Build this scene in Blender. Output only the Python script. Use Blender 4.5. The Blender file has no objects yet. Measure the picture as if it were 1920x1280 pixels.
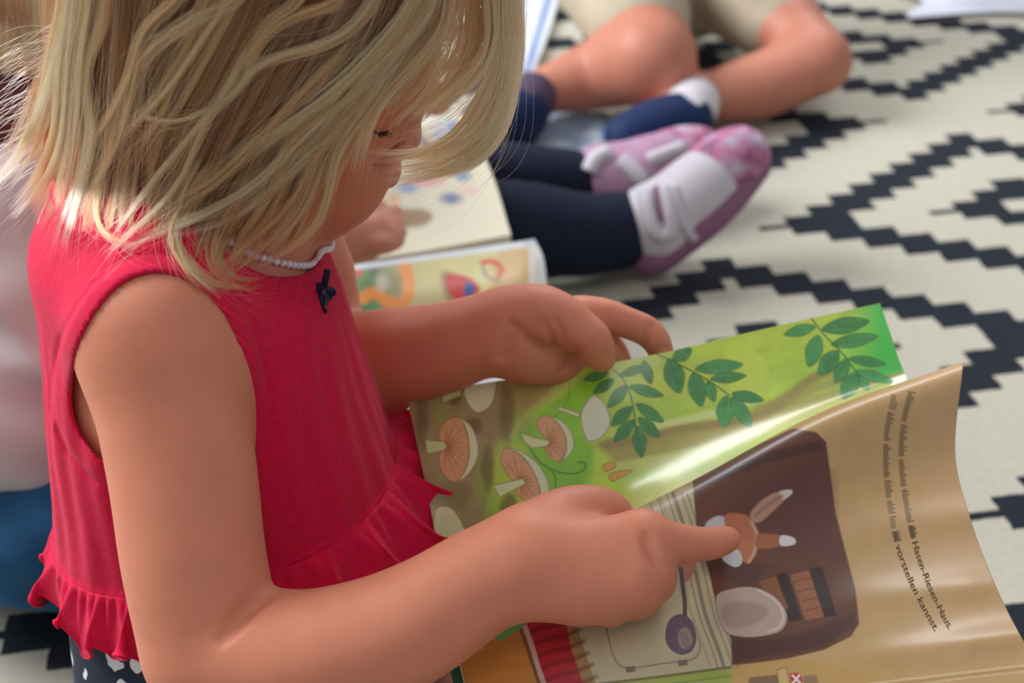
import bpy, bmesh, math, random
import numpy as np
from mathutils import Vector, Matrix
from mathutils.bvhtree import BVHTree

S = bpy.context.scene
COL = S.collection
rng = np.random.default_rng(7)
random.seed(7)

# ------------------------------------------------------------------ camera
FPX = 2773.0                       # focal length in pixels of a 1920 px wide frame
CAM_H = 0.76
PITCH = math.radians(31.152)
ROLL = math.radians(-0.793)
cp, sp = math.cos(PITCH), math.sin(PITCH)
FWD = np.array([0.0, cp, -sp])
R0 = np.array([1.0, 0.0, 0.0]); U0 = np.array([0.0, sp, cp])
RGT = R0 * math.cos(ROLL) + U0 * math.sin(ROLL)
UPV = -R0 * math.sin(ROLL) + U0 * math.cos(ROLL)
CAM = np.array([0.0, 0.0, CAM_H])

cam_data = bpy.data.cameras.new('camera')
cam = bpy.data.objects.new('camera', cam_data)
COL.objects.link(cam)
cam.matrix_world = Matrix(((RGT[0], UPV[0], -FWD[0], CAM[0]),
                           (RGT[1], UPV[1], -FWD[1], CAM[1]),
                           (RGT[2], UPV[2], -FWD[2], CAM[2]), (0, 0, 0, 1)))
cam_data.sensor_width = 36.0
cam_data.lens = FPX * 36.0 / 1920.0
cam_data.clip_start = 0.02
cam_data.dof.use_dof = True
cam_data.dof.focus_distance = 0.735
cam_data.dof.aperture_fstop = cam_data.lens / 7.0     # 7.0 mm pupil
S.camera = cam

# ------------------------------------------------------------------ light
w = bpy.data.worlds.new('room_light'); S.world = w; w.use_nodes = True
bgn = w.node_tree.nodes['Background']
bgn.inputs[0].default_value = (0.86, 0.93, 1.0, 1); bgn.inputs[1].default_value = 0.40


def area(name, loc, target, sx, sy, power, color):
    L = bpy.data.lights.new(name, 'AREA'); L.shape = 'RECTANGLE'; L.size = sx; L.size_y = sy
    L.energy = power; L.color = color
    o = bpy.data.objects.new(name, L); COL.objects.link(o)
    o.location = loc
    o.rotation_euler = (Vector(target) - Vector(loc)).to_track_quat('-Z', 'Y').to_euler()
    return o


area('window_daylight', (-2.0, 1.6, 2.0), (-0.15, 0.8, 0.35), 1.8, 1.4, 118, (0.93, 0.97, 1.0))
area('window_daylight', (0.5, 3.6, 2.42), (0.2, 1.0, 0.2), 1.5, 0.8, 38, (0.95, 0.98, 1.0))
area('ceiling_light', (0.1, -0.3, 2.6), (0, 0.8, 0.3), 1.4, 1.2, 9, (1.0, 0.93, 0.84))

S.view_settings.view_transform = 'Standard'
S.view_settings.look = 'None'
S.view_settings.gamma = 1.0
S.view_settings.use_curve_mapping = False
S.view_settings.exposure = 0.16
S.render.film_transparent = False
S.cycles.max_bounces = 8

# ------------------------------------------------------------------ helpers


def P(px, py, Z):
    """world point seen at photo pixel (px, py) at depth Z along the view axis"""
    x = (np.asarray(px, float) - 960) / FPX * Z
    y = (640 - np.asarray(py, float)) / FPX * Z
    Z = np.asarray(Z, float)
    return CAM + x[..., None] * RGT + y[..., None] * UPV + Z[..., None] * FWD


def Ph(px, py, h):
    """world point seen at photo pixel (px, py) at height h above the floor"""
    d = ((np.asarray(px, float) - 960) / FPX)[..., None] * RGT + ((640 - np.asarray(py, float)) / FPX)[..., None] * UPV + FWD
    t = (h - CAM_H) / d[..., 2]
    return CAM + d * t[..., None]


def to_px(p):
    q = np.asarray(p) - CAM
    z = q @ FWD
    return 960 + FPX * (q @ RGT) / z, 640 - FPX * (q @ UPV) / z, z


def srgb(r, g, b):
    f = lambda c: (c / 255 / 12.92) if c / 255 <= 0.04045 else ((c / 255 + 0.055) / 1.055) ** 2.4
    return np.array([f(r), f(g), f(b)])


def tag(o, label=None, cat=None, group=None, kind=None):
    if label: o['label'] = label
    if cat: o['category'] = cat
    if group: o['group'] = group
    if kind: o['kind'] = kind
    return o


def empty(name, loc):
    o = bpy.data.objects.new(name, None); COL.objects.link(o); o.location = [float(v) for v in loc]
    o.empty_display_size = 0.05
    return o


def mesh_obj(name, V, F, material=None, parent=None, smooth=True, colors=None):
    """V (n,3) array, F (m,k) int array or list of faces"""
    me = bpy.data.meshes.new(name)
    V = np.asarray(V, np.float32)
    if isinstance(F, np.ndarray):
        m, k = F.shape
        me.vertices.add(len(V)); me.vertices.foreach_set('co', V.ravel())
        me.loops.add(m * k); me.loops.foreach_set('vertex_index', F.astype(np.int32).ravel())
        me.polygons.add(m); me.polygons.foreach_set('loop_start', np.arange(0, m * k, k, dtype=np.int32))
        me.update(calc_edges=True); me.validate()
    else:
        me.from_pydata([tuple(map(float, v)) for v in V], [], [tuple(int(i) for i in f) for f in F])
        me.update()
    me.polygons.foreach_set('use_smooth', np.full(len(me.polygons), smooth))
    if colors is not None:
        a = me.color_attributes.new('ink', 'FLOAT_COLOR', 'POINT')
        c = np.ones((len(V), 4), np.float32); c[:, :3] = colors
        a.data.foreach_set('color', c.ravel())
    if material: me.materials.append(material)
    o = bpy.data.objects.new(name, me); COL.objects.link(o)
    if parent is not None:
        o.parent = parent
        o.matrix_parent_inverse = Matrix.Translation(-Vector(parent.location))
    return o


# ------------------------------------------------------------------ materials
def new_mat(name):
    m = bpy.data.materials.new(name); m.use_nodes = True
    nt = m.node_tree; b = nt.nodes['Principled BSDF']
    return m, nt, b


def mat(name, col, rough=0.6, spec=0.4, noise=0.0, nscale=60, bump=0.0, bscale=300, sheen=0.0, sss=0.0, detail=3):
    m, nt, b = new_mat(name)
    b.inputs['Base Color'].default_value = (*col, 1)
    b.inputs['Roughness'].default_value = rough
    b.inputs['Specular IOR Level'].default_value = spec
    tc = nt.nodes.new('ShaderNodeTexCoord')
    if noise:
        n = nt.nodes.new('ShaderNodeTexNoise'); n.inputs['Scale'].default_value = nscale; n.inputs['Detail'].default_value = detail
        r = nt.nodes.new('ShaderNodeValToRGB')
        lo = [max(0, c * (1 - noise)) for c in col]; hi = [min(1, c * (1 + noise)) for c in col]
        r.color_ramp.elements[0].color = (*lo, 1); r.color_ramp.elements[1].color = (*hi, 1)
        r.color_ramp.elements[0].position = 0.3; r.color_ramp.elements[1].position = 0.7
        nt.links.new(tc.outputs['Object'], n.inputs['Vector']); nt.links.new(n.outputs['Fac'], r.inputs[0])
        nt.links.new(r.outputs[0], b.inputs['Base Color'])
    if bump:
        n2 = nt.nodes.new('ShaderNodeTexNoise'); n2.inputs['Scale'].default_value = bscale; n2.inputs['Detail'].default_value = 2
        bp = nt.nodes.new('ShaderNodeBump'); bp.inputs['Strength'].default_value = bump; bp.inputs['Distance'].default_value = 0.001
        nt.links.new(tc.outputs['Object'], n2.inputs['Vector']); nt.links.new(n2.outputs['Fac'], bp.inputs['Height'])
        nt.links.new(bp.outputs[0], b.inputs['Normal'])
    if sheen:
        b.inputs['Sheen Weight'].default_value = sheen; b.inputs['Sheen Roughness'].default_value = 0.5
    if sss:
        b.inputs['Subsurface Weight'].default_value = sss
        b.inputs['Subsurface Radius'].default_value = (1.0, 0.35, 0.2)
        b.inputs['Subsurface Scale'].default_value = 0.006
    return m


def ink_mat(name, rough=0.3, spec=0.5, coat=0.0, trans=0.0, coat_rough=0.18):
    m, nt, b = new_mat(name)
    a = nt.nodes.new('ShaderNodeVertexColor'); a.layer_name = 'ink'
    nt.links.new(a.outputs['Color'], b.inputs['Base Color'])
    b.inputs['Roughness'].default_value = rough; b.inputs['Specular IOR Level'].default_value = spec
    b.inputs['Coat Weight'].default_value = coat; b.inputs['Coat Roughness'].default_value = coat_rough
    if trans:                                   # thin paper lets some daylight through
        t = nt.nodes.new('ShaderNodeBsdfTranslucent'); x = nt.nodes.new('ShaderNodeMixShader'); x.inputs[0].default_value = trans
        nt.links.new(a.outputs['Color'], t.inputs[0]); nt.links.new(b.outputs[0], x.inputs[1]); nt.links.new(t.outputs[0], x.inputs[2])
        nt.links.new(x.outputs[0], nt.nodes['Material Output'].inputs[0])
    return m


SKIN = mat('skin', srgb(208, 130, 102), 0.52, 0.35, noise=0.06, nscale=35, bump=0.12, bscale=900, sss=0.25)
SKIN2 = mat('skin_of_other_children', srgb(192, 124, 102), 0.5, 0.35, noise=0.05, nscale=30, sss=0.2)
LIP = mat('lip', srgb(196, 96, 92), 0.4, 0.4)

# ------------------------------------------------------------------ solid modelling on a grid


def smin(a, b, k):
    h = np.maximum(k - np.abs(a - b), 0) / k
    return np.minimum(a, b) - h * h * k * 0.25


def smax(a, b, k):
    return -smin(-a, -b, k)


class Field:
    def __init__(s, lo, hi, h):
        s.lo = np.array(lo, float); s.h = h
        s.n = np.ceil((np.array(hi) - s.lo) / h).astype(int) + 1
        s.D = np.full(s.n, 0.08, np.float32)

    def win(s, lo, hi):
        a = np.clip(np.floor((np.array(lo) - s.lo) / s.h).astype(int), 0, s.n)
        b = np.clip(np.ceil((np.array(hi) - s.lo) / s.h).astype(int) + 1, 0, s.n)
        sl = tuple(slice(a[i], b[i]) for i in range(3))
        ax = [(s.lo[i] + s.h * np.arange(a[i], b[i])).astype(np.float32) for i in range(3)]
        X = np.meshgrid(*ax, indexing='ij', sparse=True)
        return sl, X

    def apply(s, lo, hi, fn, k, op='add'):
        m = k + 3 * s.h + (0.03 if op == 'add' else 0.0)
        sl, X = s.win(np.array(lo) - m, np.array(hi) + m)
        if 0 in s.D[sl].shape: return
        d = fn(X)
        if op == 'add': s.D[sl] = smin(s.D[sl], d, k) if k > 0 else np.minimum(s.D[sl], d)
        elif op == 'cut': s.D[sl] = smax(s.D[sl], -d, k)
        elif op == 'push': s.D[sl] = s.D[sl] + d

    def cone(s, p, q, r1, r2, k=0.01, op='add'):
        p = np.asarray(p, float); q = np.asarray(q, float)
        d = q - p; L2 = float(d @ d) + 1e-12
        R = max(r1, r2)

        def fn(X):
            t = np.clip(((X[0] - p[0]) * d[0] + (X[1] - p[1]) * d[1] + (X[2] - p[2]) * d[2]) / L2, 0, 1)
            e = np.sqrt((X[0] - p[0] - t * d[0]) ** 2 + (X[1] - p[1] - t * d[1]) ** 2 + (X[2] - p[2] - t * d[2]) ** 2)
            return e - (r1 + (r2 - r1) * t)
        s.apply(np.minimum(p, q) - R, np.maximum(p, q) + R, fn, k, op)

    def chain(s, pts, rad, k=0.01, sub=5, op='add', kin=0.003):
        """smooth limb through points with a radius at each"""
        pts = np.asarray(pts, float); rad = np.asarray(rad, float)
        Q, Rr = spline(np.column_stack([pts, rad]), sub)[:, :3], spline(np.column_stack([pts, rad]), sub)[:, 3]
        if op == 'cut': kin = 0.0004
        lo = Q.min(0) - Rr.max(); hi = Q.max(0) + Rr.max()

        def fn(X):
            D = None
            for i in range(len(Q) - 1):
                p, q = Q[i], Q[i + 1]; d = q - p; L2 = float(d @ d) + 1e-12
                t = np.clip(((X[0] - p[0]) * d[0] + (X[1] - p[1]) * d[1] + (X[2] - p[2]) * d[2]) / L2, 0, 1)
                e = np.sqrt((X[0] - p[0] - t * d[0]) ** 2 + (X[1] - p[1] - t * d[1]) ** 2 + (X[2] - p[2] - t * d[2]) ** 2) - (Rr[i] + (Rr[i + 1] - Rr[i]) * t)
                D = e if D is None else smin(D, e, kin)
            return D
        s.apply(lo, hi, fn, k, op)

    def ell(s, c, axes, rad, k=0.01, op='add'):
        """ellipsoid, axes rows = unit directions"""
        c = np.asarray(c, float); A = np.asarray(axes, float); r = np.asarray(rad, float); R = r.max()

        def fn(X):
            q = [(X[0] - c[0]) * a[0] + (X[1] - c[1]) * a[1] + (X[2] - c[2]) * a[2] for a in A]
            k0 = np.sqrt(sum((q[i] / r[i]) ** 2 for i in range(3))) + 1e-9
            k1 = np.sqrt(sum((q[i] / r[i] ** 2) ** 2 for i in range(3))) + 1e-9
            return k0 * (k0 - 1) / k1
        s.apply(c - R, c + R, fn, k, op)

    def surf(s, px, py, z0=.56, z1=1.0):
        """first surface point seen from the camera at a photo pixel"""
        zs = np.arange(z0, z1, .0006)
        pts = P(np.full(zs.shape, float(px)), np.full(zs.shape, float(py)), zs)
        g = (pts - s.lo) / s.h; i = np.clip(np.floor(g).astype(int), 0, s.n - 2); f = g - i
        d = 0
        for a in (0, 1):
            for b in (0, 1):
                for c in (0, 1):
                    wt = (f[:, 0] if a else 1 - f[:, 0]) * (f[:, 1] if b else 1 - f[:, 1]) * (f[:, 2] if c else 1 - f[:, 2])
                    d = d + wt * s.D[i[:, 0] + a, i[:, 1] + b, i[:, 2] + c]
        k = np.argmax(d < 0)
        return pts[k] if d[k] < 0 else None

    def crease(s, path, r, k=.005):
        pts = [s.surf(x, y) for x, y in path]; pts = [q for q in pts if q is not None]
        if len(pts) > 2:
            rr = np.full(len(pts), r); rr[0] *= .3; rr[-1] *= .3
            s.chain(pts, rr, k, op='cut')

    def mesh(s):
        return surface_nets(s.D, s.lo, s.h)


def spline(C, sub):
    """Catmull-Rom through rows of C"""
    C = np.asarray(C, float); n = len(C)
    E = np.vstack([2 * C[0] - C[1], C, 2 * C[-1] - C[-2]])
    out = []
    for i in range(n - 1):
        p0, p1, p2, p3 = E[i:i + 4]
        for t in np.linspace(0, 1, sub, endpoint=False):
            out.append(0.5 * (2 * p1 + (p2 - p0) * t + (2 * p0 - 5 * p1 + 4 * p2 - p3) * t * t + (3 * p1 - p0 - 3 * p2 + p3) * t ** 3))
    out.append(C[-1])
    return np.array(out)


def surface_nets(D, lo, h):
    ins = D < 0
    n = np.array(D.shape)
    c = [ins[i:n[0] - 1 + i, j:n[1] - 1 + j, k:n[2] - 1 + k] for i in (0, 1) for j in (0, 1) for k in (0, 1)]
    anyi = np.logical_or.reduce(c); alli = np.logical_and.reduce(c)
    act = anyi & ~alli
    I = np.argwhere(act)
    idx = np.full(act.shape, -1, np.int32); idx[act] = np.arange(len(I))
    corner = np.array([(i, j, k) for i in (0, 1) for j in (0, 1) for k in (0, 1)])
    val = np.stack([D[I[:, 0] + o[0], I[:, 1] + o[1], I[:, 2] + o[2]] for o in corner], 1)
    sm = np.zeros((len(I), 3)); cnt = np.zeros(len(I))
    for a in range(8):
        for b in range(a + 1, 8):
            if np.abs(corner[a] - corner[b]).sum() != 1: continue
            va, vb = val[:, a], val[:, b]
            x = (va < 0) != (vb < 0)
            t = np.where(x, va / np.where(x, va - vb, 1), 0)
            sm += np.where(x[:, None], corner[a] + t[:, None] * (corner[b] - corner[a]), 0); cnt += x
    V = lo + h * (I + sm / np.maximum(cnt, 1)[:, None])
    F = []
    for ax in range(3):
        b, c2 = (ax + 1) % 3, (ax + 2) % 3
        sa = [slice(1, -1)] * 3; sa[ax] = slice(0, -1)
        sb = [slice(1, -1)] * 3; sb[ax] = slice(1, None)
        A, B = ins[tuple(sa)], ins[tuple(sb)]
        for cond, flip in ((A & ~B, False), (~A & B, True)):
            e = np.argwhere(cond)
            if not len(e): continue
            e = e.copy(); e[:, b] += 1; e[:, c2] += 1
            q = []
            for db, dc in ((0, 0), (1, 0), (1, 1), (0, 1)):
                g = e.copy(); g[:, b] -= db; g[:, c2] -= dc
                q.append(idx[g[:, 0], g[:, 1], g[:, 2]])
            q = np.stack(q, 1)
            F.append(q[:, ::-1] if flip else q)
    F = np.vstack(F)
    F = F[(F >= 0).all(1)]
    return V, F


def relax(V, F, it=2, lam=0.5):
    n = len(V)
    e = np.vstack([F[:, [0, 1]], F[:, [1, 2]], F[:, [2, 3]], F[:, [3, 0]]])
    e = np.vstack([e, e[:, ::-1]])
    deg = np.bincount(e[:, 0], minlength=n)[:, None].clip(1)
    for _ in range(it):
        for l in (lam, -lam * 1.04):
            acc = np.stack([np.bincount(e[:, 0], V[e[:, 1], a], n) for a in range(3)], 1) / deg
            V = V + l * (acc - V)
    return V


def vnoise(x, y, seed=0):
    """smooth 2-D value noise in 0..1"""
    xi = np.floor(x).astype(np.int64); yi = np.floor(y).astype(np.int64)
    fx = x - xi; fy = y - yi
    fx = fx * fx * (3 - 2 * fx); fy = fy * fy * (3 - 2 * fy)
    hsh = lambda a, b: (np.sin((a * 127.1 + b * 311.7 + seed * 74.7)) * 43758.5453) % 1.0
    return (hsh(xi, yi) * (1 - fx) + hsh(xi + 1, yi) * fx) * (1 - fy) + (hsh(xi, yi + 1) * (1 - fx) + hsh(xi + 1, yi + 1) * fx) * fy


def fbm(x, y, seed=0, o=4):
    s = 0; a = 0.5; t = 0
    for i in range(o):
        s = s + a * vnoise(x * 2 ** i, y * 2 ** i, seed + i * 13); t += a; a *= 0.5
    return s / t


def poly_sdf(x, y, pts):
    """signed distance (negative inside) to a polygon"""
    pts = np.asarray(pts, float)
    d = np.full(np.shape(x), 1e9); ins = np.zeros(np.shape(x), bool)
    for i in range(len(pts)):
        a = pts[i]; b = pts[(i + 1) % len(pts)]
        e = b - a; wx = x - a[0]; wy = y - a[1]
        t = np.clip((wx * e[0] + wy * e[1]) / (e @ e + 1e-12), 0, 1)
        d = np.minimum(d, (wx - e[0] * t) ** 2 + (wy - e[1] * t) ** 2)
        cond = (a[1] <= y) != (b[1] <= y)
        xs = a[0] + (y - a[1]) / (e[1] if abs(e[1]) > 1e-9 else 1e-9) * e[0]
        ins ^= cond & (x < xs)
    return np.where(ins, -1, 1) * np.sqrt(d)


def closed_spline(pts, sub=6):
    p = np.asarray(pts, float); n = len(p)
    out = []
    for i in range(n):
        p0, p1, p2, p3 = p[i - 1], p[i], p[(i + 1) % n], p[(i + 2) % n]
        for t in np.linspace(0, 1, sub, endpoint=False):
            out.append(0.5 * (2 * p1 + (p2 - p0) * t + (2 * p0 - 5 * p1 + 4 * p2 - p3) * t * t + (3 * p1 - p0 - 3 * p2 + p3) * t ** 3))
    return np.array(out)


def tube(pts, rad, n=10, closed_ends=True):
    """tube mesh along a polyline -> V, F(list)"""
    pts = np.asarray(pts, float); rad = np.broadcast_to(rad, (len(pts),))
    T = np.gradient(pts, axis=0); T /= np.linalg.norm(T, axis=1)[:, None] + 1e-12
    ref = np.array([0, 0, 1.0]) if abs(T[0, 2]) < 0.9 else np.array([1.0, 0, 0])
    V = []; N = ref - T[0] * (ref @ T[0]); N /= np.linalg.norm(N)
    a = np.linspace(0, 2 * math.pi, n, endpoint=False)
    for i in range(len(pts)):
        N = N - T[i] * (N @ T[i]); N /= np.linalg.norm(N) + 1e-12
        B = np.cross(T[i], N)
        V.append(pts[i] + rad[i] * (np.cos(a)[:, None] * N + np.sin(a)[:, None] * B))
    V = np.vstack(V); F = []
    for i in range(len(pts) - 1):
        for j in range(n):
            F.append((i * n + j, i * n + (j + 1) % n, (i + 1) * n + (j + 1) % n, (i + 1) * n + j))
    if closed_ends:
        F.append(tuple(range(n))[::-1]); F.append(tuple(range((len(pts) - 1) * n, len(pts) * n)))
    return V, F


def join(parts):
    V = []; F = []; o = 0
    for v, f in parts:
        V.append(np.asarray(v)); F += [tuple(int(i) + o for i in g) for g in f]; o += len(v)
    return np.vstack(V), F


def ball(c, r, seg=10, ring=7, axes=None):
    A = np.eye(3) if axes is None else np.asarray(axes)
    r = np.broadcast_to(r, (3,))
    V = [(0, 0, 1)]
    for i in range(1, ring):
        t = math.pi * i / ring
        for j in range(seg):
            p = 2 * math.pi * j / seg
            V.append((math.sin(t) * math.cos(p), math.sin(t) * math.sin(p), math.cos(t)))
    V.append((0, 0, -1)); F = []
    for j in range(seg): F.append((0, 1 + j, 1 + (j + 1) % seg))
    for i in range(ring - 2):
        for j in range(seg):
            a = 1 + i * seg
            F.append((a + j, a + seg + j, a + seg + (j + 1) % seg, a + (j + 1) % seg))
    e = len(V) - 1; a = 1 + (ring - 2) * seg
    for j in range(seg): F.append((e, a + (j + 1) % seg, a + j))
    V = np.array(V) * r
    return np.asarray(c) + V @ A, F


def grid_faces(nu, nv, wrap=False):
    i, j = np.meshgrid(np.arange(nu - (0 if wrap else 1)), np.arange(nv - 1), indexing='ij')
    i2 = (i + 1) % nu
    return np.stack([i * nv + j, i2 * nv + j, i2 * nv + j + 1, i * nv + j + 1], -1).reshape(-1, 4)


# ------------------------------------------------------------------ floor and rug
def build_floor():
    m = mat('floor_boards', srgb(150, 120, 90), 0.5, noise=0.15, nscale=4)
    V = np.array([(-3.5, -2.5, -0.008), (3.5, -2.5, -0.008), (3.5, 5.5, -0.008), (-3.5, 5.5, -0.008)])
    f = mesh_obj('floor', V, [(0, 1, 2, 3)], m, smooth=False)
    f['kind'] = 'structure'


RUG_YAW = math.radians(9.431)
RUG_O = np.array([0.41132 * CAM_H, 2.00794 * CAM_H, 0.0])
RUG_A, RUG_B = 0.045842 * CAM_H, 0.030741 * CAM_H


def build_rug():
    m, nt, b = new_mat('woven_rug')
    N = nt.nodes; L = nt.links

    def math_(op, a, b_=None, c=None):
        n = N.new('ShaderNodeMath'); n.operation = op
        for i, v in enumerate((a, b_, c)):
            if v is None: continue
            if isinstance(v, (int, float)): n.inputs[i].default_value = v
            else: L.new(v, n.inputs[i])
        return n.outputs[0]
    tc = N.new('ShaderNodeTexCoord'); sep = N.new('ShaderNodeSeparateXYZ')
    wob = N.new('ShaderNodeTexNoise'); wob.inputs['Scale'].default_value = 90
    L.new(tc.outputs['Object'], wob.inputs['Vector'])
    L.new(tc.outputs['Object'], sep.inputs[0])
    jit = math_('MULTIPLY', math_('SUBTRACT', wob.outputs['Fac'], 0.5), 0.12)
    u = math_('ADD', math_('DIVIDE', sep.outputs[0], RUG_A), jit)
    v = math_('ADD', math_('DIVIDE', sep.outputs[1], RUG_B), jit)
    ds = []
    Us = []
    for (uc, vc) in ((8.5, -0.95), (8.5 - 11.5, -0.95 - 11.5)):
        U = math_('ABSOLUTE', math_('WRAP', math_('SUBTRACT', u, uc), 11.5, -11.5))
        V = math_('ABSOLUTE', math_('WRAP', math_('SUBTRACT', v, vc), 11.5, -11.5))
        n = math_('MULTIPLY', math_('CEIL', math_('ADD', V, 0.05)), math_('GREATER_THAN', V, 0.22))
        nm = math_('MAXIMUM', n, 1.0)
        d0 = math_('ADD', U, n); d1 = math_('ADD', U, nm)
        outer = math_('LESS_THAN', d0, 9.5)
        white = math_('LESS_THAN', d1, 7.2)
        black2 = math_('LESS_THAN', d0, 3.65)
        dot = math_('MULTIPLY', math_('LESS_THAN', U, 0.95), math_('LESS_THAN', V, 0.62))
        bl = math_('MULTIPLY', outer, math_('SUBTRACT', 1.0, white))
        bl = math_('MAXIMUM', bl, math_('MULTIPLY', black2, math_('SUBTRACT', 1.0, dot)))
        ds.append(bl)
    black = math_('MAXIMUM', ds[0], ds[1])
    mix = N.new('ShaderNodeMix'); mix.data_type = 'RGBA'
    L.new(black, mix.inputs[0])
    mix.inputs[6].default_value = (*srgb(192, 186, 170), 1); mix.inputs[7].default_value = (*srgb(40, 44, 52), 1)
    nz = N.new('ShaderNodeTexNoise'); nz.inputs['Scale'].default_value = 160; nz.inputs['Detail'].default_value = 3
    L.new(tc.outputs['Object'], nz.inputs['Vector'])
    mr = N.new('ShaderNodeMapRange'); mr.inputs['To Min'].default_value = 0.86; mr.inputs['To Max'].default_value = 1.12
    L.new(nz.outputs['Fac'], mr.inputs[0])
    mul = N.new('ShaderNodeMix'); mul.data_type = 'RGBA'; mul.blend_type = 'MULTIPLY'; mul.inputs[0].default_value = 1
    L.new(mix.outputs[2], mul.inputs[6]); L.new(mr.outputs[0], mul.inputs[7])
    L.new(mul.outputs[2], b.inputs['Base Color'])
    b.inputs['Roughness'].default_value = 0.95; b.inputs['Specular IOR Level'].default_value = 0.15
    # woven ribs
    wv = N.new('ShaderNodeTexWave'); wv.bands_direction = 'Y'; wv.inputs['Scale'].default_value = 95
    wv.inputs['Distortion'].default_value = 1.5
    L.new(tc.outputs['Object'], wv.inputs['Vector'])
    bp = N.new('ShaderNodeBump'); bp.inputs['Strength'].default_value = 0.35; bp.inputs['Distance'].default_value = 0.002
    L.new(wv.outputs['Fac'], bp.inputs['Height']); L.new(bp.outputs[0], b.inputs['Normal'])
    # slab with rounded edge, a little uneven
    nx, ny = 90, 110
    xs = np.linspace(-2.3, 1.9, nx); ys = np.linspace(-2.4, 3.2, ny)
    X, Y = np.meshgrid(xs, ys, indexing='ij')
    Z = -0.001 - 0.0012 * fbm(X * 3, Y * 3, 3)
    Vt = np.stack([X, Y, Z], -1).reshape(-1, 3); F = [tuple(f) for f in grid_faces(nx, ny)]
    Vb = Vt.copy(); Vb[:, 2] = -0.007
    n0 = len(Vt); F += [tuple(i + n0 for i in f[::-1]) for f in F]
    rim = [i * ny for i in range(nx)] + [(nx - 1) * ny + j for j in range(1, ny)] + [i * ny + ny - 1 for i in range(nx - 2, -1, -1)] + [j for j in range(ny - 2, 0, -1)]
    for a in range(len(rim)):
        p, q = rim[a], rim[(a + 1) % len(rim)]
        F.append((q, p, p + n0, q + n0))
    o = mesh_obj('rug', np.vstack([Vt, Vb]), F, m)
    o.location = RUG_O; o.rotation_euler = (0, 0, RUG_YAW)
    tag(o, 'large flat-woven rug with stepped black and cream diamonds under the children', 'rug')
    return o


build_floor()
build_rug()
# ------------------------------------------------------------------ the reading girl
TH = math.radians(-7.0)
GF = np.array([math.cos(TH), -math.sin(TH), 0.0])      # the way she faces
GR = np.array([-math.sin(TH), -math.cos(TH), 0.0])     # her right hand side (towards the camera)
GU = np.array([0, 0, 1.0])
SH = P(300., 615., 0.70)                               # right shoulder joint
GO = SH - GR * 0.08; GO[2] = 0.0                       # under the middle of her shoulders


def B(f, r, z): return GO + f * GF + r * GR + z * GU


# torso profile: height, back, front, half width
TORSO = np.array([
    (0.030, -0.092, 0.10, 0.118),
    (0.080, -0.094, 0.105, 0.120),
    (0.140, -0.088, 0.108, 0.116),
    (0.200, -0.084, 0.112, 0.104),
    (0.240, -0.081, 0.110, 0.100),
    (0.280, -0.076, 0.101, 0.098),
    (0.320, -0.072, 0.092, 0.096),
    (0.360, -0.066, 0.084, 0.095),
    (0.390, -0.060, 0.076, 0.091),
    (0.415, -0.058, 0.062, 0.080),
    (0.440, -0.042, 0.042, 0.060)])


def torso_sdf(X, grow=0.0):
    x = X[0] - GO[0]; y = X[1] - GO[1]; z = X[2] + 0 * X[0] + 0 * X[1]
    f = x * GF[0] + y * GF[1] + 0 * z; r = x * GR[0] + y * GR[1] + 0 * z
    zc = np.clip(z, TORSO[0, 0], TORSO[-1, 0])
    bk = np.interp(zc, TORSO[:, 0], TORSO[:, 1]); fr = np.interp(zc, TORSO[:, 0], TORSO[:, 2]); hw = np.interp(zc, TORSO[:, 0], TORSO[:, 3])
    c = (bk + fr) / 2; a = (fr - bk) / 2 + grow; b = hw + grow
    # super-ellipse section
    e = (np.abs((f - c) / a) ** 2.3 + np.abs(r / b) ** 2.3) ** (1 / 2.3)
    d = (e - 1) * np.minimum(a, b)
    dz = np.maximum(z - TORSO[-1, 0] - grow, TORSO[0, 0] - grow - z)
    return np.maximum(d, dz).astype(np.float32)


def blur_profile():
    global TORSO
    zz = np.linspace(TORSO[0, 0], TORSO[-1, 0], 60)
    T = spline(TORSO, 8)
    TORSO = np.column_stack([zz] + [np.interp(zz, T[:, 0], T[:, i]) for i in (1, 2, 3)])


blur_profile()

# head frame
phi = math.radians(22); tau = math.radians(20)
Hu0 = math.sin(phi) * GF + math.cos(phi) * GU
Hf = math.cos(phi) * GF - math.sin(phi) * GU
Hu = math.cos(tau) * Hu0 + math.sin(tau) * GR
Hr = np.cross(Hf, Hu)
Hr = -Hr if Hr @ GR < 0 else Hr
HC = P(482., 92., 0.755)                                # centre of the skull


def H(f, r, u): return HC + f * Hf + r * Hr + u * Hu


ARM_R = [(P(x, y, z), r) for x, y, z, r in (
    (300, 612, .700, .0370), (322, 760, .700, .0345), (345, 900, .700, .0335), (364, 1050, .700, .0328), (398, 1215, .703, .0325))]
FORE_R = [(P(x, y, z), r) for x, y, z, r in (
    (398, 1215, .703, .0325), (555, 1236, .692, .0312), (690, 1206, .690, .0290), (800, 1154, .690, .0262), (900, 1090, .692, .0238), (985, 1050, .692, .0232))]


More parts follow.
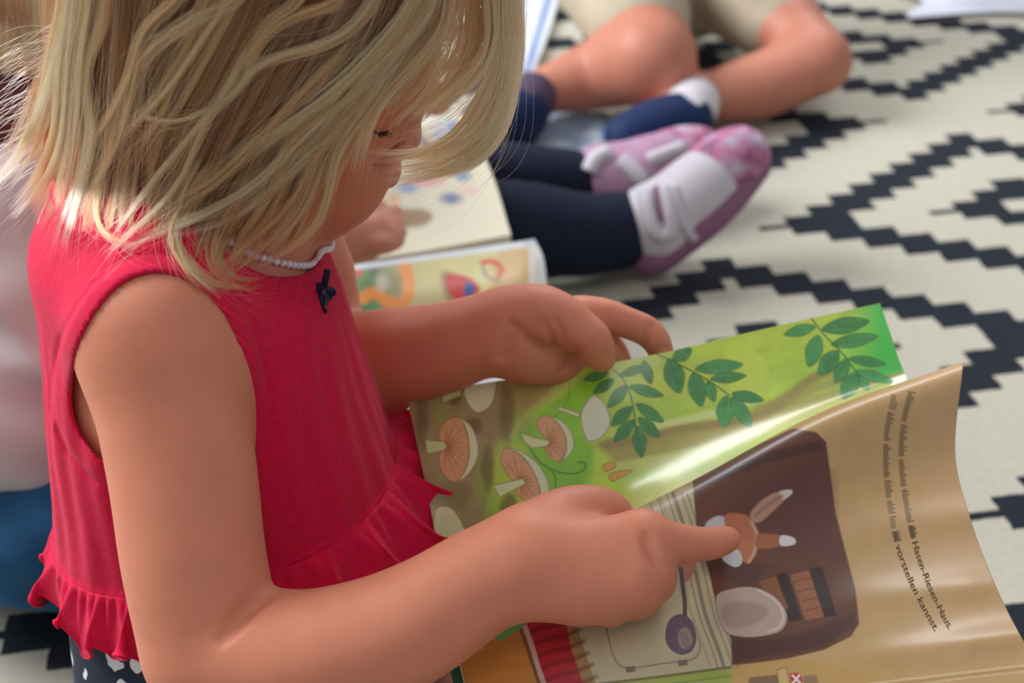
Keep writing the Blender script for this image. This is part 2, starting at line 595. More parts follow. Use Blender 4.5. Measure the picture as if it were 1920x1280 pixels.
def hand_right(F):
    q = lambda x, y, z: P(x, y, z)
    # metacarpals
    for (x, y, z, r1, r2) in ((1205, 1003, .694, .0150, .0112), (1208, 1055, .688, .0165, .0112), (1178, 1096, .684, .0165, .0110), (1128, 1118, .684, .0150, .0098)):
        F.cone(q(985, 1048, .693), q(x, y, z), r1, r2, 0.012)
    F.cone(q(985, 1075, .693), q(1080, 1110, .690), .019, .0150, 0.01)
    # index, pointing
    F.chain([q(1200, 1004, .694), q(1250, 1016, .696), q(1292, 1020, .704), q(1335, 1018, .716), q(1366, 1010, .727)], [.0112, .0092, .0080, .0070, .0058], 0.006, kin=0.0025)
    # the other three curled under
    F.chain([q(1206, 1056, .688), q(1228, 1080, .694), q(1222, 1098, .706), q(1180, 1098, .716)], [.0110, .0092, .0082, .0072], 0.004)
    F.chain([q(1176, 1098, .684), q(1202, 1114, .692), q(1190, 1128, .704), q(1150, 1120, .712)], [.0108, .0090, .0080, .0070], 0.004)
    F.chain([q(1126, 1120, .684), q(1150, 1134, .692), q(1140, 1142, .702), q(1105, 1130, .709)], [.0096, .0080, .0072, .0062], 0.004)
    # thumb on the far side
    F.chain([q(1000, 1010, .702), q(1060, 970, .712), q(1112, 955, .716), q(1146, 962, .722), q(1165, 985, .732)], [.0165, .0135, .0105, .0090, .0070], 0.008)


ARM_L = [(B(-.005, -.085, .405), .036), (B(.055, -.125, .335), .034), (P(585., 735., .945), .0340)]
FORE_L = [(P(x, y, z * 1.05), r * 1.05) for x, y, z, r in (
    (585, 735, .900, .0325), (665, 692, .875, .0312), (740, 672, .855, .0288), (830, 652, .838, .0248), (900, 630, .828, .0222), (950, 614, .823, .0214))]


def hand_left(F):
    q = lambda x, y, z: P(x, y, z * 1.05)
    # palm
    for (x, y, z, r1, r2) in ((1086, 596, .838, .0165, .0120), (1098, 630, .846, .0165, .0115), (1092, 664, .850, .0160, .0110), (1062, 690, .850, .0150, .0100)):
        F.cone(q(952, 618, .826), q(x, y, z), r1, r2, 0.012)
    F.chain([q(950, 640, .824), q(990, 662, .826), q(1050, 682, .838)], [.0165, .0165, .0120], 0.010)
    # thumb
    F.chain([q(955, 600, .820), q(1010, 590, .815), q(1062, 606, .812), q(1092, 628, .812), q(1116, 650, .814), q(1130, 677, .8175)], [.0180, .0165, .0135, .0108, .0094, .0060], 0.006, kin=0.0035)
    # index
    F.chain([q(1084, 595, .838), q(1130, 592, .840), q(1178, 606, .842), q(1214, 622, .845), q(1234, 645, .848), q(1243, 676, .850)], [.0118, .0098, .0084, .0082, .0072, .0058], 0.005, kin=0.0025)
    # middle, ring, little finger behind the page
    F.chain([q(1096, 630, .846), q(1126, 640, .851), q(1150, 660, .855), q(1166, 692, .855)], [.0104, .0084, .0074, .0060], 0.004)
    F.chain([q(1092, 660, .850), q(1130, 668, .856), q(1150, 690, .857), q(1152, 715, .855)], [.0104, .0086, .0076, .0062], 0.004)
    F.chain([q(1062, 688, .850), q(1090, 698, .857), q(1104, 718, .858), q(1100, 735, .856)], [.0094, .0076, .0068, .0058], 0.004)
    # bulge of the thumb joint
    F.ell(q(1112, 630, .806), np.eye(3), (.0075, .0075, .0075), 0.008)


CREASES = [
    ([(508, 1116), (472, 1138), (442, 1166), (418, 1198)], .0034),
    ([(1212, 1004), (1220, 1028), (1230, 1050), (1240, 1064)], .0020),
    ([(958, 604), (976, 624), (1000, 646), (1032, 656), (1062, 657), (1084, 653)], .0015),
    ([(1082, 662), (1070, 672), (1054, 694)], .0013),
    ([(934, 668), (946, 642), (954, 614)], .0009), ([(946, 672), (957, 652), (964, 634)], .0007),
    ([(1204, 648), (1213, 626), (1224, 608)], .0008), ([(1222, 664), (1234, 656), (1248, 652)], .0007),
    ([(1040, 600), (1052, 622), (1056, 644)], .0006), ([(1020, 606), (1034, 630), (1040, 648)], .0005)]


def build_girl_body():
    h = 0.0017
    lo = np.array([-0.30, 0.44, 0.03]); hi = np.array([0.16, 0.98, 0.66])
    F = Field(lo, hi, h)
    F.apply(B(0, 0, .03) - .15, B(0, 0, .44) + .15, lambda X: torso_sdf(X), 0.001)
    # shoulders, neck
    F.cone(B(-.004, .052, .420), SH, .028, .036, 0.025)
    F.cone(B(-.004, -.052, .420), B(-.004, -.085, .405), .028, .036, 0.025)
    F.chain([B(-.010, 0, .40), B(.012, .004, .450), HC - Hu * .045 - Hf * .012], [.050, .036, .038], 0.03)
    # head
    ax = np.stack([Hf, Hr, Hu])
    F.ell(H(.004, 0, .018), ax, (.085, .074, .080), 0.01)
    F.ell(H(.030, 0, -.030), ax, (.056, .058, .066), 0.03)
    F.ell(H(.040, 0, -.072), ax, (.030, .034, .026), 0.025)          # jaw and chin
    F.ell(H(.066, 0, -.086), ax, (.014, .015, .012), 0.015)
    for s in (-1, 1):
        F.ell(H(.052, s * .030, -.046), ax, (.030, .026, .028), 0.02)      # cheeks
        F.ell(H(.068, s * .030, -.008), ax, (.012, .015, .009), 0.01, 'cut')   # eye sockets
        F.ell(H(.063, s * .030, -.009), ax, (.0125, .0125, .0125), 0.004)  # eyeball lids
        F.ell(H(-.004, s * .073, -.012), ax, (.015, .008, .024), 0.008)
    F.chain([H(.077, 0, .000), H(.084, 0, -.016), H(.0905, 0, -.028)], [.006, .0062, .0078], 0.010)
    for s in (-1, 1):
        F.ell(H(.083, s * .009, -.032), ax, (.0062, .006, .005), 0.005)
    F.ell(H(.078, 0, -.052), ax, (.013, .020, .012), 0.010)
    F.ell(H(.0895, 0, -.0520), ax, (.0066, .015, .0046), 0.003)       # lips
    F.ell(H(.0865, 0, -.0615), ax, (.0066, .0135, .0052), 0.003)
    F.chain([H(.090, -.016, -.0565), H(.0955, 0, -.0568), H(.090, .016, -.0565)], [.0006, .0014, .0006], 0.0025, op='cut')
    # arms
    F.chain([p for p, r in ARM_R], [r for p, r in ARM_R], 0.016)
    F.chain([p for p, r in FORE_R], [r for p, r in FORE_R], 0.004)
    F.chain([p for p, r in ARM_L], [r for p, r in ARM_L], 0.016)
    F.chain([p for p, r in FORE_L], [r for p, r in FORE_L], 0.012)
    hand_right(F); hand_left(F)
    for path, r in CREASES: F.crease(path, r)
    # thighs and shins, sitting cross-legged
    for s in (1, -1):
        F.chain([B(.02, s * .065, .085), B(.11, s * .105, .095), B(.20, s * .135, .10)], [.062, .056, .045], 0.02)
    V, Fc = F.mesh()
    V = relax(V, Fc, 2)
    return V, Fc


girl = empty('person', B(0, 0, 0))
tag(girl, 'blond child in a red ruffled top pointing at a page of a picture book', 'person')
gV, gF = build_girl_body()
mesh_obj('body', gV, gF, SKIN, girl)

# legs reaching out of the picture: separate lower field would double the grid, so they are part of the shorts below
SHIRT = mat('red_jersey', srgb(204, 12, 62), 0.85, 0.2, noise=0.10, nscale=260, bump=0.25, bscale=1400, sheen=0.06)
NAVY = None

ARMHOLE = closed_spline([(285, 512), (352, 528), (405, 570), (440, 632), (462, 712), (470, 790), (440, 858), (330, 895), (222, 880), (168, 838), (138, 772), (139, 694), (160, 622), (214, 545)], 5)


def hem_z(f, r=0.0): return 0.229 + (f + .09) * 0.17 + 0.012 * r / 0.1


def build_shirt():
    h = 0.0017
    F = Field(B(0, 0, 0) + np.array([-.16, -.16, .15]), B(0, 0, 0) + np.array([.17, .17, .47]), h)
    G = 0.0045

    def body(X):
        d = torso_sdf(X, G)
        return d
    F.apply(B(0, 0, .15) - .2, B(0, 0, .45) + .2, body, 0.001)
    F.cone(B(-.004, .050, .420), SH + GU * .002, .028 + G, .036 + G, 0.025)
    F.cone(B(-.004, -.050, .420), B(-.004, -.085, .407), .028 + G, .036 + G, 0.025)
    F.chain([B(-.010, 0, .40), B(.010, .002, .445)], [.050 + G, .038 + G], 0.03)
    sl, X = F.win(F.lo, F.lo + F.h * F.n)
    W = np.stack(np.broadcast_arrays(*X), -1).astype(np.float64)
    rel = W - GO
    f = rel @ GF; r = rel @ GR; z = rel[..., 2]
    # wrinkles running down from the armhole and neck
    ang = np.arctan2(r, f)
    wr = np.sin(ang * 23 + z * 60 + 2.0 * np.sin(z * 31)) * np.sin(ang * 9 + 1.3 - z * 25)
    D = F.D + (0.0011 * wr * np.clip((z - .22) / .05, 0, 1) * np.clip((.40 - z) / .06, 0, 1)).astype(np.float32)
    # arm holes: cut where a sideways look from her shoulder passes through the opening
    for s in (1, -1):
        Wm = W if s == 1 else GO + f[..., None] * GF + (-r)[..., None] * GR + z[..., None] * GU
        x, y, dep = to_px(Wm)
        m = (Wm - GO) @ GR > 0.02
        d2 = np.full(D.shape, 1.0, np.float32)
        sel = m & (np.abs(D) < 0.03)
        d2[sel] = (poly_sdf(x[sel], y[sel], ARMHOLE) * 0.70 / FPX).astype(np.float32)
        # bound hem around the hole
        band = sel & (d2 > 0) & (d2 < 0.0085)
        D[band] -= 0.0011
        groove = sel & (np.abs(d2 - 0.0092) < 0.0011)
        D[groove] += 0.0008
        D = np.where(sel, smax(D, -d2, 0.0022), D).astype(np.float32)
    # neck opening
    ne = (np.sqrt(((f - .030) / .062) ** 2 + (r / .066) ** 2 + ((z - .440) / .060) ** 2) - 1) * .060
    band = (ne > 0) & (ne < .009) & (np.abs(D) < .02)
    D = D - np.where(band, 0.0010, 0).astype(np.float32) + np.where(np.abs(ne - .0098) < .0012, .0008, 0).astype(np.float32)
    D = smax(D, -ne.astype(np.float32), 0.0025)
    # hem seam
    hz = z - hem_z(f, r)
    D = D - np.where(np.abs(hz - .004) < .004, .0010, 0).astype(np.float32)
    D = smax(D, (-hz).astype(np.float32), 0.002)
    F.D = D
    V, Fc = F.mesh()
    V = relax(V, Fc, 2)
    return V, Fc


sV, sF = build_shirt()
shirt = mesh_obj('shirt', sV, sF, SHIRT, girl)


def section(z, grow, n, wid=1.0):
    """outline of the torso at height z(f) -> angle table"""
    return None


def build_ruffle():
    nu, nv = 900, 26
    A = np.linspace(0, 2 * math.pi, nu, endpoint=False)
    P0 = np.zeros((nu, 3)); Nn = np.zeros((nu, 3))
    for i, a in enumerate(A):
        zz = 0.235
        for _ in range(6):
            bk, fr, hw = [np.interp(zz, TORSO[:, 0], TORSO[:, k]) for k in (1, 2, 3)]
            c = (bk + fr) / 2; aa = (fr - bk) / 2 + .0045; bb = hw + .0045
            e = (abs(math.cos(a) / aa) ** 2.3 + abs(math.sin(a) / bb) ** 2.3) ** (-1 / 2.3)
            f, r = c + e * math.cos(a), e * math.sin(a)
            zz = hem_z(f, r) + .006
        P0[i] = B(f, r, zz)
    T = np.roll(P0, -1, 0) - np.roll(P0, 1, 0); T /= np.linalg.norm(T, axis=1)[:, None]
    Nn = np.cross(T, GU); 
    ctr = P0.mean(0)
    Nn *= np.sign(((P0 - ctr) * Nn).sum(1))[:, None]
    Nn /= np.linalg.norm(Nn, axis=1)[:, None]
    v = np.linspace(0, 1, nv)
    ph = A * 25 + 1.6 * np.sin(A * 3 + .5) + 0.9 * np.sin(A * 5 + 2)
    amp = 0.65 + 0.35 * np.sin(A * 7 + 1)
    V = np.zeros((nu, nv, 3))
    for j, t in enumerate(v):
        g = t ** 1.2
        fr_ = 0.5 + 0.5 * np.cos(A)
        out = 0.0012 + (0.009 + 0.026 * fr_ ** 2) * t + g * (0.0078 + .007 * fr_) * amp * np.sin(ph) + 0.0014 * (1 - t) * np.sin(ph * 3) * min(1, t * 6)
        side = g * (0.0075 + .0045 * fr_) * amp * np.cos(ph + .6) + 0.0028 * g * np.sin(2 * ph)
        drop = (0.0300 + 0.001 * fr_ + 0.003 * np.sin(A * 4)) * t * (1 - .12 * np.sin(ph)) - (0.004 + .004 * fr_) * g * np.sin(ph + 1)
        curl = 0.004 * max(0, t - .85) / .15
        V[:, j] = P0 + out[:, None] * Nn + side[:, None] * T - (drop - curl * np.sin(ph * .5))[:, None] * GU
    F = grid_faces(nu, nv, True)
    o = mesh_obj('ruffle', V.reshape(-1, 3), F, SHIRT, girl)
    md = o.modifiers.new('thickness', 'SOLIDIFY'); md.thickness = 0.0011; md.offset = 0
    # rolled edge
    tv, tf = tube(np.vstack([V[:, -1], V[:1, -1]]), 0.0010, 6, False)
    o2 = mesh_obj('rolled_edge', tv, tf, SHIRT, o)
    o2.matrix_parent_inverse = Matrix.Identity(4)
    o2.parent = o
    return o


ruffle = build_ruffle()
# the rolled edge sits in the ruffle's own coordinates
# ------------------------------------------------------------------ more of the girl's clothes
NAVYP, nt_, b_ = new_mat('navy_print_cotton')
tc_ = nt_.nodes.new('ShaderNodeTexCoord')
vo_ = nt_.nodes.new('ShaderNodeTexVoronoi'); vo_.inputs['Scale'].default_value = 50; vo_.inputs['Randomness'].default_value = 0.9
ns_ = nt_.nodes.new('ShaderNodeTexNoise'); ns_.inputs['Scale'].default_value = 90
mx_ = nt_.nodes.new('ShaderNodeMix'); mx_.data_type = 'VECTOR'; mx_.inputs[0].default_value = 0.012
rp_ = nt_.nodes.new('ShaderNodeValToRGB')
rp_.color_ramp.elements[0].color = (*srgb(228, 226, 226), 1); rp_.color_ramp.elements[0].position = 0.24
rp_.color_ramp.elements[1].color = (*srgb(24, 30, 52), 1); rp_.color_ramp.elements[1].position = 0.27
nt_.links.new(tc_.outputs['Object'], mx_.inputs[4]); nt_.links.new(tc_.outputs['Object'], ns_.inputs['Vector'])
nt_.links.new(ns_.outputs['Color'], mx_.inputs[5]); nt_.links.new(mx_.outputs[1], vo_.inputs['Vector'])
nt_.links.new(vo_.outputs['Distance'], rp_.inputs[0]); nt_.links.new(rp_.outputs[0], b_.inputs['Base Color'])
b_.inputs['Roughness'].default_value = 0.85


def build_shorts():
    h = 0.0035
    F = Field(B(.05, 0, 0) + np.array([-.26, -.26, .002]), B(.05, 0, 0) + np.array([.28, .28, .27]), h)
    F.apply(B(0, 0, .0) - .2, B(0, 0, .45) + .2, lambda X: torso_sdf(X, .0022), 0.001)
    for s in (1, -1):
        F.chain([B(.0, s * .062, .080), B(.10, s * .105, .085), B(.175, s * .130, .092)], [.072, .064, .058], 0.02)
    F.apply(F.lo, F.lo + F.h * F.n, lambda X: -(X[2] + 0 * X[0] + 0 * X[1] - .245).astype(np.float32), 0.004, 'cut')
    return F.mesh()


pV, pF = build_shorts()
mesh_obj('shorts', relax(pV, pF, 2), pF, NAVYP, girl)


def build_shins():
    h = 0.003
    F = Field(B(.1, 0, 0) + np.array([-.2, -.24, .0]), B(.1, 0, 0) + np.array([.24, .24, .2]), h)
    for s in (1, -1):
        F.chain([B(.165, s * .128, .085), B(.215, s * .12, .072), B(.16, s * .02, .050), B(.12, -s * .06, .040)], [.042, .046, .036, .026], 0.01)
        F.chain([B(.12, -s * .06, .034), B(.12, -s * .115, .030)], [.026, .020], 0.01)
    return F.mesh()


lV, lF = build_shins()
mesh_obj('lower_legs', relax(lV, lF, 2), lF, SKIN, girl, )

BODY_BVH = BVHTree.FromPolygons([tuple(v) for v in gV], [tuple(int(i) for i in f) for f in gF])


def hit_px(bvh, px, py):
    o = Vector(CAM); d = Vector(P(px, py, 1.0)) - o; d.normalize()
    h = bvh.ray_cast(o, d)
    return None if h[0] is None else (np.array(h[0]), float((np.array(h[0]) - CAM) @ FWD))


SHIRT_BVH = BVHTree.FromPolygons([tuple(v) for v in sV], [tuple(int(i) for i in f) for f in sF])
# pearl necklace
PEARL = mat('pearl', srgb(236, 226, 232), 0.25, 0.6)
parts = []; ctrs = []
for k in range(78):
    a = 2 * math.pi * k / 78
    f = .020 + .056 * math.cos(a); r = .047 * math.sin(a); z = .436 - .034 * (1 + math.cos(a)) / 2 - .004 * math.cos(2 * a)
    c = B(f, r, z); hit, nrm, _, _ = BODY_BVH.find_nearest(Vector(c))
    sgn = (Vector(c) - hit).dot(nrm)
    if sgn < .0017: c = np.array(hit + nrm * .0017)
    parts.append(ball(c, .0021, 8, 6)); ctrs.append(np.array(c))
parts.append(tube(np.array(ctrs + ctrs[:1]), .0008, 6, False))
v_, f_ = join(parts)
mesh_obj('pearl_necklace', v_, f_, PEARL, girl)

# little ribbon bow at the middle of the neckline
RIB = mat('navy_ribbon', srgb(28, 36, 66), 0.35, 0.5)


def ribbon_strip(pts, width, wdir, thick=0.0006):
    pts = spline(pts, 6); n = len(pts)
    wdir = np.asarray(wdir, float)
    T = np.gradient(pts, axis=0); T /= np.linalg.norm(T, axis=1)[:, None]
    V = []
    for i in range(n):
        wv = wdir - T[i] * (wdir @ T[i]); wv /= np.linalg.norm(wv)
        nn = np.cross(T[i], wv)
        for a, b2 in ((-1, -1), (1, -1), (1, 1), (-1, 1)):
            V.append(pts[i] + wv * a * width / 2 + nn * b2 * thick / 2)
    F = []
    for i in range(n - 1):
        for j in range(4):
            F.append((i * 4 + j, i * 4 + (j + 1) % 4, i * 4 + 4 + (j + 1) % 4, i * 4 + 4 + j))
    F.append((3, 2, 1, 0)); F.append(tuple(range(4 * n - 4, 4 * n)))
    return V, F


BW = P(604., 548., .768)
_h = hit_px(SHIRT_BVH, 600., 548.)
BZ = (_h[1] if _h else .766) - .003
q = lambda x, y, z=None: P(x, y, BZ if z is None else z)
bow_parts = [ball(q(606., 549.), (.0026, .0026, .0026), 8, 6),
             ribbon_strip([q(605, 548), q(610, 527), q(614, 505)], .0042, GF + GR),
             ribbon_strip([q(605, 549), q(596, 538), q(593, 533), q(598, 552), q(606, 550)], .0046, GF + GU),
             ribbon_strip([q(607, 549), q(620, 545), q(623, 552), q(614, 556), q(606, 550)], .0046, GF + GU),
             ribbon_strip([q(606, 551), q(602, 565), q(604, 577), q(612, 586)], .0046, GF + GR),
             ribbon_strip([q(606, 551), q(608, 562), q(607, 572)], .0046, GF - GR)]
v_, f_ = join(bow_parts)
mesh_obj('ribbon_bow', v_, f_, RIB, girl, smooth=False)

# ------------------------------------------------------------------ the held picture book
PAGE = ink_mat('printed_glossy_paper', 0.36, 0.45, 0.12)
PAGE_THIN = ink_mat('printed_thin_paper', 0.25, 0.5, 1.0, 0.35, 0.14)
EDGE = mat('paper_edge', srgb(226, 214, 190), 0.7, 0.3)
COVER_B = mat('pale_blue_board', srgb(150, 196, 230), 0.4, 0.5)
COVER_T = mat('teal_board', srgb(52, 112, 92), 0.4, 0.5)


def tensor(net, us, vs):
    """net (nu,nv,3) control grid -> interpolated (len(us),len(vs),3)"""
    def interp(C, t):
        n = len(C); x = np.clip(np.asarray(t), 0, 1) * (n - 1); i = np.minimum(x.astype(int), n - 2); u = x - i
        E = np.concatenate([[2 * C[0] - C[1]], C, [2 * C[-1] - C[-2]]])
        p0, p1, p2, p3 = E[i], E[i + 1], E[i + 2], E[i + 3]
        u = u.reshape((-1,) + (1,) * (C.ndim - 1))
        return 0.5 * (2 * p1 + (p2 - p0) * u + (2 * p0 - 5 * p1 + 4 * p2 - p3) * u * u + (3 * p1 - p0 - 3 * p2 + p3) * u ** 3)
    A = interp(net, us)
    return np.swapaxes(interp(np.swapaxes(A, 0, 1), vs), 0, 1)


class Ink:
    """flat printed colours over a page, drawn in the coordinates of the traced page"""

    def __init__(s, x, y, base):
        s.x, s.y = x, y; s.c = np.ones(x.shape + (3,)) * np.asarray(base)

    def blend(s, m, col):
        m = np.clip(m, 0, 1)[..., None]; s.c = s.c * (1 - m) + np.asarray(col) * m

    def _win(s, pts, pad):
        p = np.asarray(pts, float)
        sel = (s.x > p[:, 0].min() - pad) & (s.x < p[:, 0].max() + pad) & (s.y > p[:, 1].min() - pad) & (s.y < p[:, 1].max() + pad)
        return sel

    def poly(s, pts, col, soft=2.0, smooth=True, line=None, lw=1.2, alpha=1.0, mod=None):
        pts = closed_spline(pts, 5) if smooth else np.asarray(pts, float)
        sel = s._win(pts, soft * 3 + lw * 2 + 2)
        if not sel.any(): return
        d = poly_sdf(s.x[sel], s.y[sel], pts)
        c = s.c[sel]
        m = np.clip(0.5 - d / soft, 0, 1)[:, None] * alpha
        cc = np.asarray(col) * np.ones_like(c)
        if mod is not None: cc = cc * mod(s.x[sel], s.y[sel])[:, None]
        c = c * (1 - m) + cc * m
        if line is not None:
            m = np.clip(1.2 - np.abs(d) / lw, 0, 1)[:, None] * 0.8
            c = c * (1 - m) + np.asarray(line) * m
        s.c[sel] = c

    def line(s, pts, col, wid=2.0, alpha=1.0, soft=1.0, taper=False):
        pts = spline(pts, 6)
        sel = s._win(pts, wid + soft + 2)
        if not sel.any(): return
        x, y = s.x[sel], s.y[sel]; D = np.full(x.shape, 1e9)
        n = len(pts)
        for i in range(n - 1):
            a, b = pts[i], pts[i + 1]; e = b - a
            t = np.clip(((x - a[0]) * e[0] + (y - a[1]) * e[1]) / (e @ e + 1e-9), 0, 1)
            d = np.hypot(x - a[0] - t * e[0], y - a[1] - t * e[1]) - wid / 2 * ((1 - (i + t) / n) if taper else 1)
            D = np.minimum(D, d)
        m = np.clip(0.5 - D / soft, 0, 1)[:, None] * alpha
        s.c[sel] = s.c[sel] * (1 - m) + np.asarray(col) * m

    def leaf(s, a, b, wid, col, vein):
        a = np.array(a, float); b = np.array(b, float); d = b - a; n = np.array([-d[1], d[0]]) / (np.linalg.norm(d) + 1e-9); wid = wid * 1.22
        pts = [a, a + d * .25 + n * wid * .42, a + d * .6 + n * wid * .5, b, a + d * .6 - n * wid * .5, a + d * .25 - n * wid * .42]
        tone = 0.9 + 0.2 * random.random()
        s.poly(pts, np.asarray(col) * tone, 2.0, line=vein, lw=0.9, mod=lambda x, y: 0.8 + 0.45 * fbm(x / 14, y / 14, 5))
        s.line([a, (a + b) / 2, a + d * .92], vein, 1.0, 0.5)


def build_green_page(parent):
    net = np.array([
        [(762, 740, .276), (796, 897, .258), (815, 995, .243), (826, 1060, .236), (838, 1125, .238)],
        [(985, 706, .288), (1008, 826, .270), (1022, 922, .258), (1041, 980, .253), (1060, 1028, .255)],
        [(1210, 668, .297), (1229, 750, .2795), (1243, 820, .2680), (1260, 872, .2645), (1280, 925, .2665)],
        [(1430, 617, .303), (1457, 684, .2850), (1473, 735, .2735), (1492, 772, .2695), (1510, 808, .2710)],
        [(1650, 568, .308), (1672, 632, .293), (1685, 672, .281), (1694, 694, .276), (1701, 713, .275)]], float)
    nu, nv = 620, 300
    us = np.linspace(0, 1, nu); vs = np.linspace(0, 1, nv)
    G = tensor(net, us, vs)
    W = Ph(G[..., 0], G[..., 1], G[..., 2])
    x, y = G[..., 0], G[..., 1]
    I = Ink(x, y, srgb(176, 200, 84))
    n1 = fbm(x / 60, y / 60, 1); n2 = fbm(x / 22, y / 22, 2); n3 = fbm(x / 90 + .3 * y / 90, y / 26 + x / 90, 8)
    # washes
    I.blend(np.clip((x - 1150) / 300, 0, 1) * 0.8, srgb(190, 206, 84))
    I.blend(np.clip((y - (905 - .31 * (x - 1150))) / 50, 0, 1) * np.clip((x - 1130) / 60, 0, 1) * .75, srgb(206, 200, 112))
    I.blend(np.clip((n1 - .45) * 4, 0, 1) * .5, srgb(214, 218, 100))
    I.blend(np.clip((n3 - .5) * 4, 0, 1) * .55 * np.clip((x - 1150) / 200, 0, 1), srgb(168, 186, 62))
    I.blend(np.clip((x - 1560 - (640 - y) * .2) / 90, 0, 1), srgb(94, 190, 84))
    I.blend(np.clip((x - 1600) / 60, 0, 1) * np.clip(1 - (y - 560) / 80, 0, 1) * .8, srgb(70, 178, 84))
    for pts, wd, cl, al in (([(1120, 858), (1300, 822), (1480, 770), (1690, 715)], 36, (172, 148, 86), .8), ([(1130, 835), (1290, 800), (1420, 780), (1520, 712), (1568, 690)], 20, (158, 128, 78), .85),
                            ([(1130, 880), (1300, 850), (1450, 800), (1680, 722)], 22, (204, 200, 116), .8), ([(1230, 800), (1330, 775), (1420, 748)], 10, (226, 222, 160), .8),
                            ([(1420, 770), (1550, 720), (1640, 700)], 18, (166, 142, 84), .8), ([(1150, 812), (1260, 792), (1380, 775)], 8, (214, 214, 130), .7),
                            ([(1380, 660), (1420, 690), (1390, 720)], 40, (214, 222, 92), .5), ([(1300, 660), (1360, 650), (1420, 640)], 26, (196, 214, 80), .6)):
        I.line(pts, srgb(*cl), wd, al, 10)
    I.blend(np.clip((y - (1010 - .28 * (x - 900)) - 52) / 60, 0, 1) * np.clip((x - 1000) / 100, 0, 1) * .6, srgb(150, 214, 150))
    # bright moss
    I.poly([(1098, 702), (1135, 694), (1116, 742), (1088, 800), (1120, 850), (1128, 890), (1150, 905), (1120, 960), (1040, 985), (985, 960), (1010, 900), (985, 842), (968, 815), (1010, 770), (1050, 745)], srgb(138, 192, 56), 14, mod=lambda x, y: .9 + .25 * fbm(x / 30, y / 30, 4))
    I.poly([(1118, 840), (1150, 870), (1150, 930), (1100, 960), (1108, 890)], srgb(190, 214, 70), 16)
    # brown earth of the left end
    br = [(740, 730), (1062, 680), (1050, 722), (1012, 755), (975, 782), (950, 815), (925, 850), (912, 900), (925, 950), (960, 990), (900, 1040), (880, 1160), (800, 1160)]
    I.poly(br, srgb(158, 144, 102), 26, mod=lambda x, y: .82 + .36 * fbm(x / 40, y / 40, 6))
    I.poly([(925, 720), (1050, 690), (1030, 740), (985, 770), (950, 800), (940, 760)], srgb(166, 146, 86), 18, alpha=.8)
    for c, rx, ry, cl in (((832, 775), 18, 50, (146, 156, 84)), ((905, 905), 16, 60, (146, 160, 84)), ((925, 965), 18, 50, (150, 186, 78)), ((975, 790), 26, 26, (156, 170, 84)), ((885, 800), 20, 20, (104, 88, 66)),
                          ((915, 880), 14, 46, (110, 94, 68)), ((950, 780), 16, 60, (118, 102, 74)), ((790, 790), 14, 60, (112, 96, 68)), ((955, 950), 18, 26, (104, 88, 64)), ((850, 745), 16, 16, (104, 88, 64)), ((860, 930), 30, 30, (132, 116, 72))):
        e = ((x - c[0]) / rx) ** 2 + ((y - c[1]) / ry) ** 2
        I.blend(np.clip(1.3 - e + (n2 - .5), 0, 1) * .75, srgb(*cl))
    I.line([(1068, 700), (1066, 745), (1046, 775), (1030, 786)], srgb(112, 124, 60), 1.6, .8)
    I.line([(1052, 716), (1030, 742), (1000, 765), (972, 795), (960, 820)], srgb(188, 196, 96), 9, .5, 6)
    PALE = srgb(214, 222, 176); OUT = srgb(134, 112, 62); GILL = srgb(196, 146, 106)

    def gills(pts, hub, spread):
        I.poly(pts, GILL * 1.12, 2, line=srgb(150, 94, 52), lw=1.0, mod=lambda x, y: .92 + .3 * fbm(x / 12, y / 12, 9))
        for a in np.linspace(spread[0], spread[1], spread[2]):
            p = np.array(hub, float); dd = np.array([math.cos(a), math.sin(a)])
            L = spread[3]
            pts2 = [p + dd * 6, p + dd * L * .55 + np.array([-dd[1], dd[0]]) * 1.5, p + dd * L]
            I_poly_line(pts2, pts)

    def I_poly_line(pl, clip):
        cl = closed_spline(clip, 4)
        q2 = [p for p in spline(pl, 6) if poly_sdf(np.array([p[0]]), np.array([p[1]]), cl)[0] < -1.5]
        if len(q2) > 2: I.line(q2, srgb(172, 106, 62), 3.4, .8, 1.4, True)

    # mushrooms
    I.poly([(870, 730), (874, 749), (885, 767), (900, 773), (919, 760), (928, 737), (926, 705), (880, 712)], PALE, 2, line=OUT, mod=lambda x, y: .88 + .2 * n_at(x, y))
    I.poly([(827, 734), (866, 720), (864, 741), (832, 754)], srgb(196, 206, 140), 2, False, line=OUT)
    gills([(851, 782), (829, 797), (823, 820), (836, 839), (823, 854), (827, 880), (844, 901), (861, 899), (874, 876), (879, 850), (876, 816), (866, 790)], (834, 838), (-1.5, 1.5, 11, 66))
    I.poly([(857, 781), (882, 797), (895, 827), (895, 857), (882, 884), (861, 902), (874, 878), (880, 850), (877, 816), (868, 792)], PALE, 2, line=OUT)
    I.poly([(797, 824), (832, 828), (839, 837), (832, 844), (801, 851)], srgb(200, 208, 150), 2, False, line=OUT)
    gills([(945, 842), (939, 858), (943, 874), (960, 899), (982, 901), (967, 921), (982, 937), (1005, 940), (1012, 917), (998, 880), (975, 853), (958, 840)], (975, 903), (-2.2, 1.4, 11, 62))
    I.poly([(952, 838), (983, 849), (1012, 874), (1028, 906), (1027, 931), (1010, 943), (1013, 917), (998, 879), (976, 852)], PALE, 2, line=OUT)
    I.poly([(924, 910), (979, 897), (987, 906), (937, 932)], srgb(212, 216, 164), 2, False, line=OUT)
    I.poly([(1042, 767), (1050, 762), (1087, 774), (1086, 783)], srgb(206, 216, 150), 2, False, line=OUT)
    gills([(1012, 782), (1006, 797), (1018, 816), (1030, 827), (1022, 840), (1031, 858), (1046, 865), (1060, 850), (1060, 820), (1047, 794), (1031, 780)], (1026, 828), (-1.6, 1.6, 9, 44))
